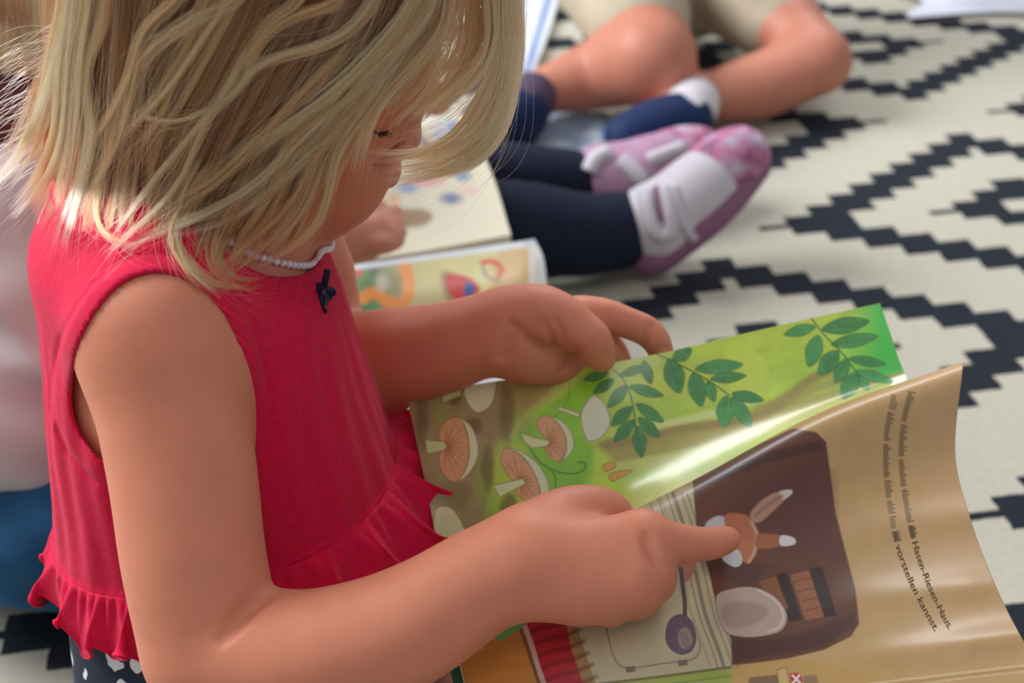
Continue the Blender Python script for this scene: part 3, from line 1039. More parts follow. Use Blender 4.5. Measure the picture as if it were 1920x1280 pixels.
    I.poly([(1031, 780), (1057, 792), (1074, 818), (1074, 843), (1053, 866), (1061, 848), (1061, 820), (1048, 795)], PALE, 2, line=OUT)
    I.poly([(977, 811), (1004, 821), (1032, 826), (1027, 836), (998, 840), (982, 828)], srgb(218, 222, 160), 2, False, line=OUT)
    I.poly([(1114, 741), (1096, 760), (1089, 782), (1096, 814), (1106, 827), (1131, 816), (1144, 790), (1133, 757)], srgb(216, 224, 186), 2, line=OUT)
    I.poly([(821, 951), (814, 974), (816, 1012), (880, 1012), (871, 992), (861, 970), (844, 951)], srgb(210, 222, 164), 2, line=OUT)
    I.poly([(814, 1012), (882, 1005), (890, 1040), (818, 1050)], srgb(216, 212, 96), 4)
    I.poly([(1052, 918), (1060, 912), (1070, 914), (1076, 930), (1050, 935)], PALE, 2, line=OUT)
    VINE = srgb(74, 128, 50)
    I.line([(994, 842), (1016, 869), (1046, 884), (1078, 888), (1095, 880), (1097, 868), (1084, 866)], VINE, 3.2, .85)
    I.line([(1034, 882), (1042, 896), (1041, 915)], VINE, 3, .8)
    I.poly([(1131, 871), (1150, 866), (1154, 876), (1136, 884)], srgb(216, 158, 74), 2, line=OUT)
    I.poly([(1142, 889), (1165, 882), (1186, 882), (1168, 893), (1147, 902)], srgb(218, 152, 64), 2, line=OUT)
    # sprigs
    LF = srgb(86, 142, 82); VN = srgb(46, 88, 46)
    for stem, leaves in SPRIGS:
        I.line(stem, srgb(62, 112, 54), 2.6, .9)
        for a, b, wd in leaves: I.leaf(a, b, wd, LF, VN)
        I.line(stem, srgb(58, 108, 50), 1.8, .7)
    c = np.clip(I.c * 1.36 * (0.95 + 0.1 * n2[..., None]), 0, .92)
    o = mesh_obj('turning_page', W.reshape(-1, 3), grid_faces(nu, nv), PAGE_THIN, parent, colors=c.reshape(-1, 3))
    return W


def n_at(x, y): return fbm(x / 25, y / 25, 3)


SPRIGS = [
    ([(1150, 693), (1172, 716), (1186, 755), (1192, 800), (1198, 850)],
     [((1162, 704), (1215, 685), 13), ((1151, 711), (1113, 737), 15), ((1140, 697), (1095, 712), 14), ((1206, 676), (1221, 720), 16), ((1176, 722), (1140, 764), 18), ((1180, 724), (1244, 742), 16),
      ((1185, 762), (1146, 798), 18), ((1193, 757), (1244, 791), 17), ((1190, 787), (1151, 828), 18), ((1197, 783), (1237, 819), 17), ((1195, 798), (1203, 858), 20)]),
    ([(1228, 662), (1287, 690), (1334, 717), (1369, 742)],
     [((1255, 672), (1274, 737), 30), ((1262, 674), (1297, 654), 20), ((1303, 692), (1393, 683), 21), ((1300, 698), (1315, 762), 26), ((1332, 711), (1399, 704), 16), ((1327, 714), (1339, 753), 16),
      ((1362, 742), (1358, 801), 27), ((1372, 744), (1408, 801), 22), ((1372, 738), (1432, 750), 17)]),
    ([(1516, 590), (1545, 627), (1580, 663), (1611, 706)],
     [((1529, 612), (1470, 627), 17), ((1541, 618), (1630, 602), 24), ((1535, 628), (1517, 688), 25), ((1558, 646), (1646, 630), 20), ((1572, 657), (1535, 702), 25), ((1592, 672), (1661, 683), 15),
      ((1590, 672), (1566, 718), 20), ((1604, 696), (1676, 716), 15), ((1605, 700), (1580, 747), 25), ((1611, 704), (1628, 731), 13)])]


BROWN_NET = np.array([
    [(838, 1125, .243), (840, 1132, .260), (856, 1212, .260), (868, 1265, .257), (880, 1320, .252), (893, 1375, .247), (915, 1470, .238)],
    [(1060, 1020, .264), (1063, 1027, .288), (1103, 1125, .282), (1124, 1190, .277), (1145, 1255, .271), (1167, 1320, .264), (1205, 1430, .250)],
    [(1290, 910, .276), (1292, 917, .303), (1333, 1040, .288), (1360, 1120, .281), (1390, 1200, .275), (1420, 1275, .269), (1473, 1400, .256)],
    [(1545, 776, .282), (1546, 783, .309), (1568, 920, .287), (1592, 1030, .278), (1626, 1130, .274), (1668, 1230, .270), (1748, 1400, .260)],
    [(1806, 685, .295), (1805, 692, .314), (1791, 850, .286), (1822, 980, .276), (1868, 1100, .274), (1925, 1212, .273), (2036, 1400, .264)]], float)


def build_brown_page(parent):
    nu, nv = 640, 560
    G = tensor(BROWN_NET, np.linspace(0, 1, nu), np.linspace(0, 1, nv))
    x, y = G[..., 0], G[..., 1]
    # slight waves of handled paper across the outer margin
    wv = np.clip((x - 1560) / 260, 0, 1)
    hgt = G[..., 2] + wv * 0.0022 * (np.exp(-((y - 962 + (x - 1800) * .12) / 34) ** 2) + np.exp(-((y - 1098 + (x - 1800) * .1) / 30) ** 2) + 1.2 * np.exp(-((y - 1205 + (x - 1800) * .14) / 26) ** 2))
    W = Ph(x, y, hgt)
    n1 = fbm(x / 80, y / 80, 21); n2 = fbm(x / 20, y / 20, 22); n3 = fbm(x / 10, y / 50, 23)
    TAN = srgb(208, 166, 112)
    I = Ink(x, y, TAN)
    I.blend(np.clip((n1 - .4) * 3, 0, 1) * .4, srgb(196, 156, 92))
    I.blend(np.clip((x - 1690) / 60, 0, 1) * .45, srgb(214, 168, 124))
    # far left: counter front, orange and red cloth, cream cupboard
    I.poly([(830, 1110), (1080, 1000), (1130, 1100), (1110, 1300), (820, 1500)], srgb(206, 134, 62), 3, False, mod=lambda x, y: .9 + .2 * fbm(x / 60, y / 9, 30))
    I.poly([(1060, 1010), (1215, 935), (1310, 905), (1312, 985), (1345, 1130), (1374, 1198), (1374, 1252), (1112, 1285), (1078, 1180)], srgb(206, 190, 152), 2, False, mod=lambda x, y: .95 + .1 * fbm(x / 40, y / 40, 31))
    I.poly([(1106, 1284), (1372, 1250), (1385, 1300), (1360, 1480), (1130, 1480)], srgb(166, 176, 76), 3, False)
    I.line([(1106, 1284), (1240, 1268), (1372, 1250)], srgb(110, 96, 50), 5, .8)
    I.line([(1116, 1298), (1240, 1284), (1376, 1266)], srgb(120, 130, 56), 4, .6)
    I.poly([(1372, 1248), (1480, 1232), (1640, 1262), (1700, 1480), (1380, 1480)], srgb(206, 162, 96), 8, False)
    I.poly([(1052, 1130), (1070, 1140), (1118, 1285), (1150, 1400), (1120, 1400), (1086, 1270)], srgb(176, 138, 88), 2, False)
    I.poly([(985, 1160), (1002, 1140), (1056, 1130), (1070, 1212), (1094, 1282), (1130, 1400), (1060, 1400), (1018, 1284), (1004, 1240)], srgb(190, 40, 48), 3, False)
    for k in range(10):
        yy = 1172 + k * 22
        I.line([(992 + k * 9, yy + 14), (1020 + k * 8, yy + 4), (1050 + k * 8, yy - 2), (1078 + k * 8, yy - 14)], srgb(120, 20, 34), 8, .6, 5)
    I.line([(968, 1160), (984, 1200), (1004, 1260), (1030, 1340)], srgb(122, 78, 50), 7, .9)
    I.line([(978, 1158), (994, 1200), (1013, 1262), (1042, 1340)], srgb(214, 180, 168), 9, .9)
    I.poly([(923, 1187), (991, 1150), (988, 1170), (937, 1203)], srgb(106, 176, 94), 2, False)
    # cupboard panel, hinges and edges
    LN = srgb(150, 118, 72)
    I.line([(1122, 1130), (1134, 1168), (1142, 1200), (1150, 1228), (1162, 1247), (1186, 1252), (1240, 1244), (1290, 1238), (1308, 1228), (1312, 1206), (1300, 1160)], LN, 3, .8)
    I.line([(1150, 1126), (1210, 1112), (1262, 1104)], srgb(176, 152, 104), 8, .7, 3)
    for (a, b2) in ((1182, 1255), (1280, 1243), (1213, 1128)):
        I.poly([(a - 9, b2 - 5), (a + 8, b2 - 7), (a + 10, b2 + 4), (a - 8, b2 + 6)], srgb(134, 108, 92), 1.5, False)
    for off, cl, wd in ((0, (132, 116, 100), 7), (16, (176, 150, 116), 5), (26, (120, 92, 72), 2), (-12, (120, 92, 62), 2), (-26, (186, 166, 126), 4)):
        I.line([(1262 + off, 925), (1286 + off, 1000), (1306 + off, 1080), (1322 + off, 1150), (1346 + off, 1215), (1358 + off, 1252)], srgb(*cl), wd, .8, 1.5)
    I.line([(1232, 930), (1250, 985)], srgb(128, 100, 66), 2, .8); I.line([(1218, 940), (1236, 990)], srgb(128, 100, 66), 2, .8)
    # dark opening
    DK = srgb(112, 64, 44)
    I.poly([(1300, 895), (1354, 868), (1423, 835), (1488, 805), (1529, 812), (1547, 829), (1553, 874), (1565, 963), (1586, 1044), (1602, 1105), (1609, 1168), (1594, 1192), (1545, 1216), (1480, 1232), (1423, 1240), (1374, 1245), (1372, 1199), (1346, 1134), (1330, 1069), (1307, 983)],
           DK, 3, False, line=srgb(92, 50, 30), lw=3, mod=lambda x, y: .85 + .3 * fbm(x / 30, y / 18, 33))
    I.poly([(1310, 905), (1420, 850), (1540, 825), (1548, 842), (1440, 868), (1320, 915)], srgb(78, 42, 34), 8, False, alpha=.8)
    I.poly([(1430, 900), (1548, 880), (1562, 975), (1560, 1030), (1440, 1030), (1400, 960)], srgb(104, 58, 52), 30, alpha=.7)
    I.poly([(1376, 1200), (1480, 1195), (1598, 1150), (1606, 1172), (1545, 1212), (1376, 1242)], srgb(78, 40, 28), 10, False, alpha=.85)
    I.poly([(1290, 1005), (1330, 1075), (1400, 1100), (1430, 1062), (1330, 1040)], srgb(76, 42, 28), 16, alpha=.6)
    for pl, cl in (([(1456, 1077), (1476, 1073), (1504, 1162), (1480, 1166)], (60, 30, 24)), ([(1517, 1065), (1541, 1063), (1569, 1154), (1545, 1158)], (60, 30, 24)), ([(1482, 1078), (1516, 1069), (1545, 1156), (1510, 1163)], (164, 100, 66)), ([(1422, 1090), (1454, 1080), (1478, 1140), (1462, 1150)], (150, 88, 50))):
        I.poly(pl, srgb(*cl), 2, False)
    for k in range(4): I.line([(1488 + k * 7, 1092 + k * 18), (1504 + k * 7, 1087 + k * 18), (1520 + k * 7, 1084 + k * 18)], srgb(112, 62, 40), 3, .7)
    I.poly([(1342, 1120), (1374, 1103), (1415, 1101), (1452, 1118), (1475, 1150), (1468, 1179), (1439, 1191), (1391, 1194), (1356, 1179)], srgb(200, 172, 156), 2, line=srgb(120, 84, 66))
    I.poly([(1352, 1138), (1390, 1128), (1430, 1134), (1440, 1150), (1410, 1172), (1362, 1176)], srgb(176, 142, 122), 10, alpha=.8)
    I.line([(1420, 1106), (1452, 1124), (1468, 1150), (1462, 1174), (1440, 1184)], srgb(226, 204, 190), 5, .8)
    # small hare
    I.poly([(1322, 985), (1342, 968), (1362, 972), (1372, 1000), (1340, 1006)], srgb(214, 206, 206), 4)
    I.poly([(1358, 968), (1382, 962), (1407, 971), (1419, 1000), (1416, 1034), (1404, 1056), (1388, 1046), (1366, 1010)], srgb(196, 116, 80), 4, mod=lambda x, y: .9 + .2 * fbm(x / 8, y / 8, 36))
    I.line([(1408, 978), (1419, 1002), (1415, 1034), (1404, 1052)], srgb(216, 170, 136), 7, .8, 4)
    I.poly([(1354, 1046), (1382, 1030), (1392, 1052), (1378, 1063)], srgb(218, 210, 208), 3)
    I.poly([(1406, 964), (1431, 935), (1466, 919), (1483, 922), (1462, 946), (1422, 980)], srgb(196, 146, 118), 4)
    I.poly([(1462, 922), (1483, 918), (1484, 926), (1468, 936)], srgb(226, 214, 206), 3)
    I.line([(1416, 966), (1440, 946), (1466, 930)], srgb(164, 104, 90), 6, .7, 4)
    I.poly([(1421, 1002), (1464, 1004), (1466, 1022), (1420, 1028)], srgb(178, 102, 66), 4)
    I.poly([(1464, 1004), (1488, 1008), (1490, 1020), (1464, 1023)], srgb(228, 220, 216), 3)
    I.poly([(1268, 1050), (1300, 1046), (1304, 1066), (1286, 1092), (1276, 1080)], srgb(204, 132, 96), 3)
    # spoon
    I.line([(1276, 1066), (1280, 1100), (1284, 1130), (1284, 1156)], srgb(98, 80, 92), 8, 1)
    I.poly([(1248, 1190), (1256, 1162), (1276, 1152), (1296, 1164), (1305, 1196), (1296, 1220), (1274, 1226), (1254, 1212)], srgb(112, 90, 104), 2, line=srgb(80, 60, 66))
    I.poly([(1272, 1188), (1286, 1176), (1298, 1194), (1294, 1214), (1276, 1214)], srgb(168, 140, 124), 4)
    for k in range(3): I.line([(1276 + k * 5, 1186), (1280 + k * 5, 1202), (1286 + k * 4, 1214)], srgb(104, 82, 84), 2, .7)
    # post with a red badge and white cross, boards
    I.poly([(1404, 1270), (1460, 1264), (1466, 1300), (1400, 1310)], srgb(140, 108, 76), 2, False)
    I.poly([(1456, 1256), (1474, 1250), (1486, 1310), (1466, 1320)], srgb(216, 182, 124), 2, False, line=srgb(126, 96, 62))
    I.poly([(1480, 1262), (1502, 1261), (1505, 1288), (1484, 1290)], srgb(206, 62, 56), 1.5, False)
    I.line([(1486, 1266), (1493, 1273), (1500, 1280)], srgb(240, 232, 226), 4, 1); I.line([(1499, 1265), (1493, 1273), (1486, 1281)], srgb(240, 232, 226), 4, 1)
    I.poly([(1504, 1268), (1530, 1264), (1540, 1300), (1508, 1300)], srgb(160, 126, 90), 4, False)
    I.line([(1600, 1285), (1760, 1266), (1930, 1246)], srgb(234, 206, 160), 4, .8); I.line([(1700, 1288), (1800, 1272), (1930, 1258)], srgb(234, 206, 160), 3, .7)
    I.line([(1610, 1291), (1760, 1272), (1930, 1252)], srgb(160, 120, 76), 2, .6)
    # blurred beginnings of the two printed lines
    INKC = srgb(96, 74, 48)
    for lineno, ctl in enumerate(TEXT_LINES):
        sp = spline(ctl, 30)
        L = np.concatenate([[0], np.cumsum(np.hypot(*np.diff(sp, axis=0).T))])
        stop = L[-1] * 0.60
        rr = random.Random(lineno)
        s0 = 0.0
        while s0 < stop:
            wl = rr.uniform(18, 62); a = np.linspace(s0, min(s0 + wl, stop), max(4, int(wl / 3)))
            for tt in a:
                p = np.array([np.interp(tt, L, sp[:, 0]), np.interp(tt, L, sp[:, 1])])
                q2 = np.array([np.interp(tt + 2, L, sp[:, 0]), np.interp(tt + 2, L, sp[:, 1])])
                d = (q2 - p) / (np.linalg.norm(q2 - p) + 1e-9); n = np.array([d[1], -d[0]])
                if n[0] < 0: n = -n
                hh = rr.choice((6, 7, 7, 11))
                I.line([p - n * 4, p, p + n * (hh - 3)], INKC, 2.4, .85, 1.4)
            s0 += wl + 8
    c = np.clip(I.c * 0.80 * (0.95 + 0.1 * n2[..., None]), 0, 1)
    o = mesh_obj('right_page', W.reshape(-1, 3), grid_faces(nu, nv), PAGE, parent, colors=c.reshape(-1, 3))
    md = o.modifiers.new('thickness', 'SOLIDIFY'); md.thickness = 0.00025; md.offset = 0
    return G, W, o


TEXT_LINES = [[(1707, 735), (1693, 800), (1690, 870), (1700, 950), (1716, 1020), (1738, 1085), (1762, 1140), (1783, 1178)],
              [(1676, 742), (1663, 810), (1661, 880), (1669, 950), (1682, 1015), (1702, 1075), (1728, 1130), (1757, 1182)]]


def build_text(parent, G, W):
    """the readable ends of the two lines, laid onto the page"""
    bvh = None
    INK = mat('printing_ink', srgb(92, 70, 46), 0.5, 0.3)
    Vs, Fs = [], []
    pxg = G[::4, ::4, 0].ravel(); pyg = G[::4, ::4, 1].ravel(); Wg = W[::4, ::4].reshape(-1, 3)
    for ctl, txt, start in ((TEXT_LINES[0], 'Hasen-Riesen-Haus.', .615), (TEXT_LINES[1], 'vorstellen kannst.', .615)):
        cu = bpy.data.curves.new('t', 'FONT'); cu.body = txt; cu.size = 1.0
        ob = bpy.data.objects.new('t', cu); COL.objects.link(ob)
        dg = bpy.context.evaluated_depsgraph_get(); me = bpy.data.meshes.new_from_object(ob.evaluated_get(dg))
        v = np.zeros(len(me.vertices) * 3); me.vertices.foreach_get('co', v); v = v.reshape(-1, 3)
        f = [tuple(p.vertices) for p in me.polygons]
        bpy.data.objects.remove(ob); bpy.data.curves.remove(cu); bpy.data.meshes.remove(me)
        sp = spline(ctl, 30); L = np.concatenate([[0], np.cumsum(np.hypot(*np.diff(sp, axis=0).T))])
        wtot = v[:, 0].max()
        s = L[-1] * (start + (1 - start) * v[:, 0] / wtot)
        hpx = 17.0
        px = np.interp(s, L, sp[:, 0]); py = np.interp(s, L, sp[:, 1])
        dx = np.interp(s + 3, L, sp[:, 0]) - np.interp(s - 3, L, sp[:, 0]); dy = np.interp(s + 3, L, sp[:, 1]) - np.interp(s - 3, L, sp[:, 1])
        nn = np.hypot(dx, dy) + 1e-9
        nx, ny = dy / nn, -dx / nn
        up = (v[:, 1] - .32) * hpx
        X = px + nx * up; Y = py + ny * up
        out = []
        for a, b2 in zip(X, Y):
            d = (pxg - a) ** 2 + (pyg - b2) ** 2
            i = np.argpartition(d, 6)[:6]; ww = 1 / (d[i] + .5)
            # local plane through the nearest page points
            A = np.column_stack([pxg[i], pyg[i], np.ones(6)]); sol, *_ = np.linalg.lstsq(A, Wg[i], rcond=None)
            out.append(np.array([a, b2, 1]) @ sol)
        out = np.array(out); out[:, 2] += .00045
        o0 = sum(len(a) for a in Vs)
        Vs.append(out); Fs += [tuple(i + o0 for i in q2) for q2 in f]
    o = mesh_obj('printed_text', np.vstack(Vs), Fs, INK, parent, smooth=False)
    return o


book = empty('picture_book', Ph(1100., 1010., .255))
tag(book, "open picture book with mushrooms and a brown burrow, held in the blond child's hands", 'book')
build_green_page(book)
BG, BWd, bpage = build_brown_page(book)
txt = build_text(bpage, BG, BWd)
txt.parent = bpage; txt.matrix_parent_inverse = bpage.matrix_world.inverted() if False else Matrix.Identity(4)


def slab(name, net, thick, material, parent, n=(40, 40)):
    """a board that follows a control net (px, py, height)"""
    G = tensor(np.asarray(net, float), np.linspace(0, 1, n[0]), np.linspace(0, 1, n[1]))
    W = Ph(G[..., 0], G[..., 1], G[..., 2]).reshape(-1, 3)
    F = [tuple(f) for f in grid_faces(*n)]
    W2 = W.copy(); W2[:, 2] -= thick
    k = len(W); F2 = [tuple(i + k for i in f[::-1]) for f in F]
    nu, nv = n
    rim = [i * nv for i in range(nu)] + [(nu - 1) * nv + j for j in range(1, nv)] + [i * nv + nv - 1 for i in range(nu - 2, -1, -1)] + [j for j in range(nv - 2, 0, -1)]
    S_ = [(rim[(a + 1) % len(rim)], rim[a], rim[a] + k, rim[(a + 1) % len(rim)] + k) for a in range(len(rim))]
    return mesh_obj(name, np.vstack([W, W2]), F + F2 + S_, material, parent, smooth=False)


def lower(net, dh, grow_left=0, grow_out=0):
    n = np.array(net, float).copy(); n[..., 2] -= dh
    return n


# pages still lying under the read page, then the boards
nb = BROWN_NET.copy(); W3 = nb.copy(); W3[..., 2] -= .0035
slab('page_block', W3, .004, EDGE, book)
nb2 = nb.copy(); nb2[..., 2] -= .009; nb2[0, :, 0] -= 20; nb2[0, :, 1] += 4
slab('back_cover', nb2, .0022, COVER_T, book)
left = np.array([[(796, 955, .222), (808, 1010, .222), (820, 1064, .226), (830, 1126, .232)],
                 [(1010, 880, .236), (1030, 930, .237), (1045, 985, .241), (1055, 1030, .248)],
                 [(1250, 800, .247), (1262, 840, .248), (1275, 880, .25), (1288, 925, .258)],
                 [(1460, 730, .248), (1480, 760, .25), (1496, 785, .252), (1512, 812, .258)],
                 [(1640, 668, .25), (1660, 690, .252), (1680, 706, .255), (1698, 722, .26)]], float)
slab('front_cover', left, .0022, COVER_B, book)

LASH = mat('eyelash', srgb(104, 68, 50), 0.6, 0.2)
parts = []
for k in range(11):
    hx_ = hit_px(BODY_BVH, 700. + k * 2.6, 245. + 3.2 * math.sin(k / 10 * math.pi))
    if hx_ is None: continue
    p0 = hx_[0]; out = (GF * .0026 + GR * .0014 - GU * (.0026 + .0008 * math.sin(k)))
    t_ = tube([p0 - out * .2, p0 + out * .6, p0 + out * 1.1 + GU * .0006], [.0004, .00028, .0001], 5)
    parts.append(t_)
if parts:
    v_, f_ = join(parts); mesh_obj('eyelashes', v_, f_, LASH, girl)
# ------------------------------------------------------------------ the girl's hair
HAIR, hnt, hb = new_mat('blond_hair')
hnt.nodes.remove(hb)
hp = hnt.nodes.new('ShaderNodeBsdfHairPrincipled'); hp.model = 'CHIANG'; hp.parametrization = 'COLOR'
hp.inputs['Roughness'].default_value = 0.34; hp.inputs['Radial Roughness'].default_value = 0.55
hi = hnt.nodes.new('ShaderNodeHairInfo')
at = hnt.nodes.new('ShaderNodeAttribute'); at.attribute_name = 'tint'; at.attribute_type = 'GEOMETRY'
rmp = hnt.nodes.new('ShaderNodeValToRGB')
e = rmp.color_ramp.elements
e[0].position = 0.0; e[0].color = (*srgb(90, 54, 36), 1)
e[1].position = 1.0; e[1].color = (*srgb(240, 193, 140), 1)
m_ = e.new(0.45); m_.color = (*srgb(186, 120, 75), 1)
hnt.links.new(at.outputs['Fac'], rmp.inputs[0])
hnt.links.new(rmp.outputs[0], hp.inputs['Color'])
hnt.links.new(hp.outputs[0], hnt.nodes['Material Output'].inputs['Surface'])
MASS = mat('hair_mass', srgb(120, 94, 66), 0.6, 0.2, noise=0.25, nscale=60, bump=0.4, bscale=300)

AX = P(522., 92., 0.755)                     # vertical axis of the bob
HA, HB = 0.121, 0.104


def bob(px, py, k=1.0):
    """point on the near side of an upright oval column around her head, seen at px, py; k scales the column"""
    px = np.asarray(px, float); py = np.asarray(py, float); k = np.asarray(k, float)
    d = ((px - 960) / FPX)[..., None] * RGT + ((640 - py) / FPX)[..., None] * UPV + FWD
    o = CAM - AX
    a, b = HA * k, HB * k
    of, orr = o @ GF, o @ GR
    df, dr = d @ GF, d @ GR
    A = (df / a) ** 2 + (dr / b) ** 2; Bq = of * df / a ** 2 + orr * dr / b ** 2; Cq = (of / a) ** 2 + (orr / b) ** 2 - 1
    disc = Bq ** 2 - A * Cq
    t = (-Bq - np.sqrt(np.maximum(disc, 0))) / A
    # near the rim keep the points on the tangent line
    return CAM + d * t[..., None]


KEYS = [
    [(150, -160), (138, 0), (104, 130), (66, 250), (22, 335)],
    [(190, -160), (176, 0), (160, 150), (142, 290), (112, 425)],
    [(236, -160), (226, 0), (214, 150), (203, 290), (184, 415)],
    [(310, -160), (290, 0), (262, 118), (250, 230), (226, 330), (206, 425)],
    [(440, -160), (380, 10), (320, 90), (274, 180), (262, 300), (268, 405)],
    [(530, -160), (460, 20), (400, 130), (336, 250), (304, 350), (300, 440)],
    [(600, -160), (540, 20), (470, 130), (404, 260), (356, 360), (330, 455)],
    [(690, -160), (630, 20), (560, 140), (474, 270), (410, 390), (384, 485)],
    [(750, -160), (700, 20), (630, 150), (544, 280), (470, 400), (436, 510)],
    [(810, -160), (765, 20), (700, 150), (614, 256), (545, 380), (496, 495)],
    [(860, -160), (812, 20), (756, 130), (664, 232), (604, 320), (580, 400), (540, 466)]]
KEYS_R = [
    [(850, -160), (818, 20), (790, 110), (742, 180), (700, 215)],
    [(900, -160), (880, 20), (868, 110), (806, 190), (770, 226)],
    [(925, -160), (918, 20), (905, 120), (852, 180), (796, 218)],
    [(946, -160), (944, 20), (935, 130), (890, 225), (832, 278), (760, 300), (700, 292)],
    [(960, -160), (966, 20), (962, 140), (926, 262), (864, 314), (796, 326), (748, 340)]]

# light locks on top: path, half width in px, tone, strands
LOCKS = [
    ([(964, -140), (966, 0), (971, 57), (968, 115), (960, 172), (946, 238), (908, 292), (865, 318), (808, 327), (751, 341)], 12, .62, 420),
    ([(955, -140), (952, 0), (955, 80), (946, 150), (930, 215), (896, 268), (850, 300), (800, 318)], 14, .56, 420),
    ([(930, -140), (920, 0), (926, 57), (914, 109), (885, 149), (845, 178), (808, 206), (788, 228)], 12, .66, 420),
    ([(945, -140), (943, 0), (948, 72), (931, 143), (897, 200), (874, 243), (837, 275), (794, 291), (736, 297), (690, 290)], 12, .58, 420),
    ([(955, -140), (956, 0), (955, 90), (937, 178), (908, 235), (865, 278), (822, 304), (780, 312)], 9, .60, 260),
    ([(860, -140), (842, 0), (837, 43), (811, 86), (779, 120), (739, 160), (708, 195), (693, 229), (680, 272), (671, 315), (667, 372)], 9, .60, 300),
    ([(830, -140), (808, 0), (779, 52), (731, 103), (679, 143), (651, 183), (610, 238), (560, 300)], 14, .58, 420),
    ([(800, -140), (777, 0), (748, 43), (708, 95), (668, 138), (610, 190), (536, 240), (450, 296), (390, 350)], 13, .70, 420),
    ([(740, -140), (705, 0), (682, 30), (662, 57), (622, 80), (579, 95), (522, 106), (479, 128), (450, 162), (420, 210)], 9, .66, 420),
    ([(690, -140), (640, 0), (565, 26), (507, 57), (473, 97), (452, 142), (440, 190)], 9, .62, 360),
    ([(620, -140), (565, 0), (516, 37), (479, 80), (456, 130)], 9, .60, 300),
    ([(520, -140), (446, 0), (395, 21), (332, 57), (290, 84), (262, 118), (252, 160), (252, 190), (260, 212)], 11, .58, 380),
    ([(490, -140), (416, 17), (385, 63), (343, 131), (300, 190), (248, 245), (212, 285), (180, 330)], 16, .55, 420),
    ([(400, -140), (332, 0), (286, 32), (258, 74), (248, 127), (227, 181), (195, 232), (170, 280), (146, 340)], 10, .62, 360),
    ([(205, -140), (199, 0), (189, 63), (168, 105), (156, 158), (166, 205), (172, 275), (160, 350)], 11, .66, 360),
    ([(150, -140), (140, 0), (126, 80), (120, 170), (112, 260), (80, 340), (40, 388), (0, 420)], 16, .76, 420),
    ([(140, -140), (128, 0), (104, 100), (86, 180), (56, 260), (10, 330), (-30, 360)], 14, .80, 460),
    ([(165, -140), (158, 0), (140, 120), (136, 220), (120, 330), (96, 400), (60, 450)], 14, .76, 380),
    ([(500, 110), (460, 150), (420, 190), (370, 240), (325, 296), (280, 352), (235, 414), (207, 459), (182, 499)], 4.5, .74, 150),
    ([(480, 70), (450, 120), (420, 180), (381, 240), (342, 330), (302, 381), (257, 423), (218, 452), (190, 480)], 5, .68, 150),
    ([(690, 60), (640, 110), (580, 170), (508, 240), (423, 324), (367, 364), (311, 390), (262, 428)], 11, .62, 360),
    ([(790, 60), (730, 120), (660, 180), (578, 240), (522, 305), (466, 358), (395, 397), (325, 425), (257, 450), (218, 476)], 8, .74, 360),
    ([(800, 40), (750, 105), (690, 175), (634, 246), (564, 300), (508, 352), (437, 403), (367, 424), (318, 438)], 11, .70, 420),
    ([(690, 110), (650, 165), (600, 220), (539, 285), (522, 352), (480, 423), (440, 470), (400, 500)], 16, .50, 420),
    ([(780, 60), (735, 130), (680, 210), (626, 285), (615, 352), (594, 420), (552, 461), (508, 487), (460, 505)], 10, .56, 360),
    ([(760, 80), (710, 145), (660, 210), (600, 290), (570, 370), (530, 430), (480, 480), (430, 520)], 18, .52, 420),
    ([(380, 290), (345, 350), (330, 400), (326, 431), (339, 479), (367, 521), (404, 550), (437, 577)], 6, .72, 170),
    ([(420, 300), (370, 350), (340, 400), (322, 440), (350, 490), (392, 522), (437, 534), (478, 520)], 13, .52, 340),
    ([(500, 310), (450, 370), (420, 420), (400, 470), (420, 510), (460, 528), (500, 512)], 14, .46, 300),
    ([(236, 170), (215, 240), (196, 300), (184, 333), (182, 367), (180, 409), (193, 440), (235, 457), (272, 458)], 5, .66, 120),
    ([(176, 160), (170, 230), (160, 300), (148, 340), (138, 375), (124, 420), (106, 480)], 8, .78, 200),
    ([(300, 190), (262, 212), (300, 226), (340, 225), (376, 212), (420, 190)], 3, .78, 90),
    ([(420, -60), (385, 0), (360, 60), (330, 140), (300, 210), (262, 268), (228, 320)], 9, .5, 260),
    ([(290, 20), (270, 75), (255, 130), (240, 200), (220, 268), (196, 320), (170, 360), (140, 390)], 6, .75, 200)]


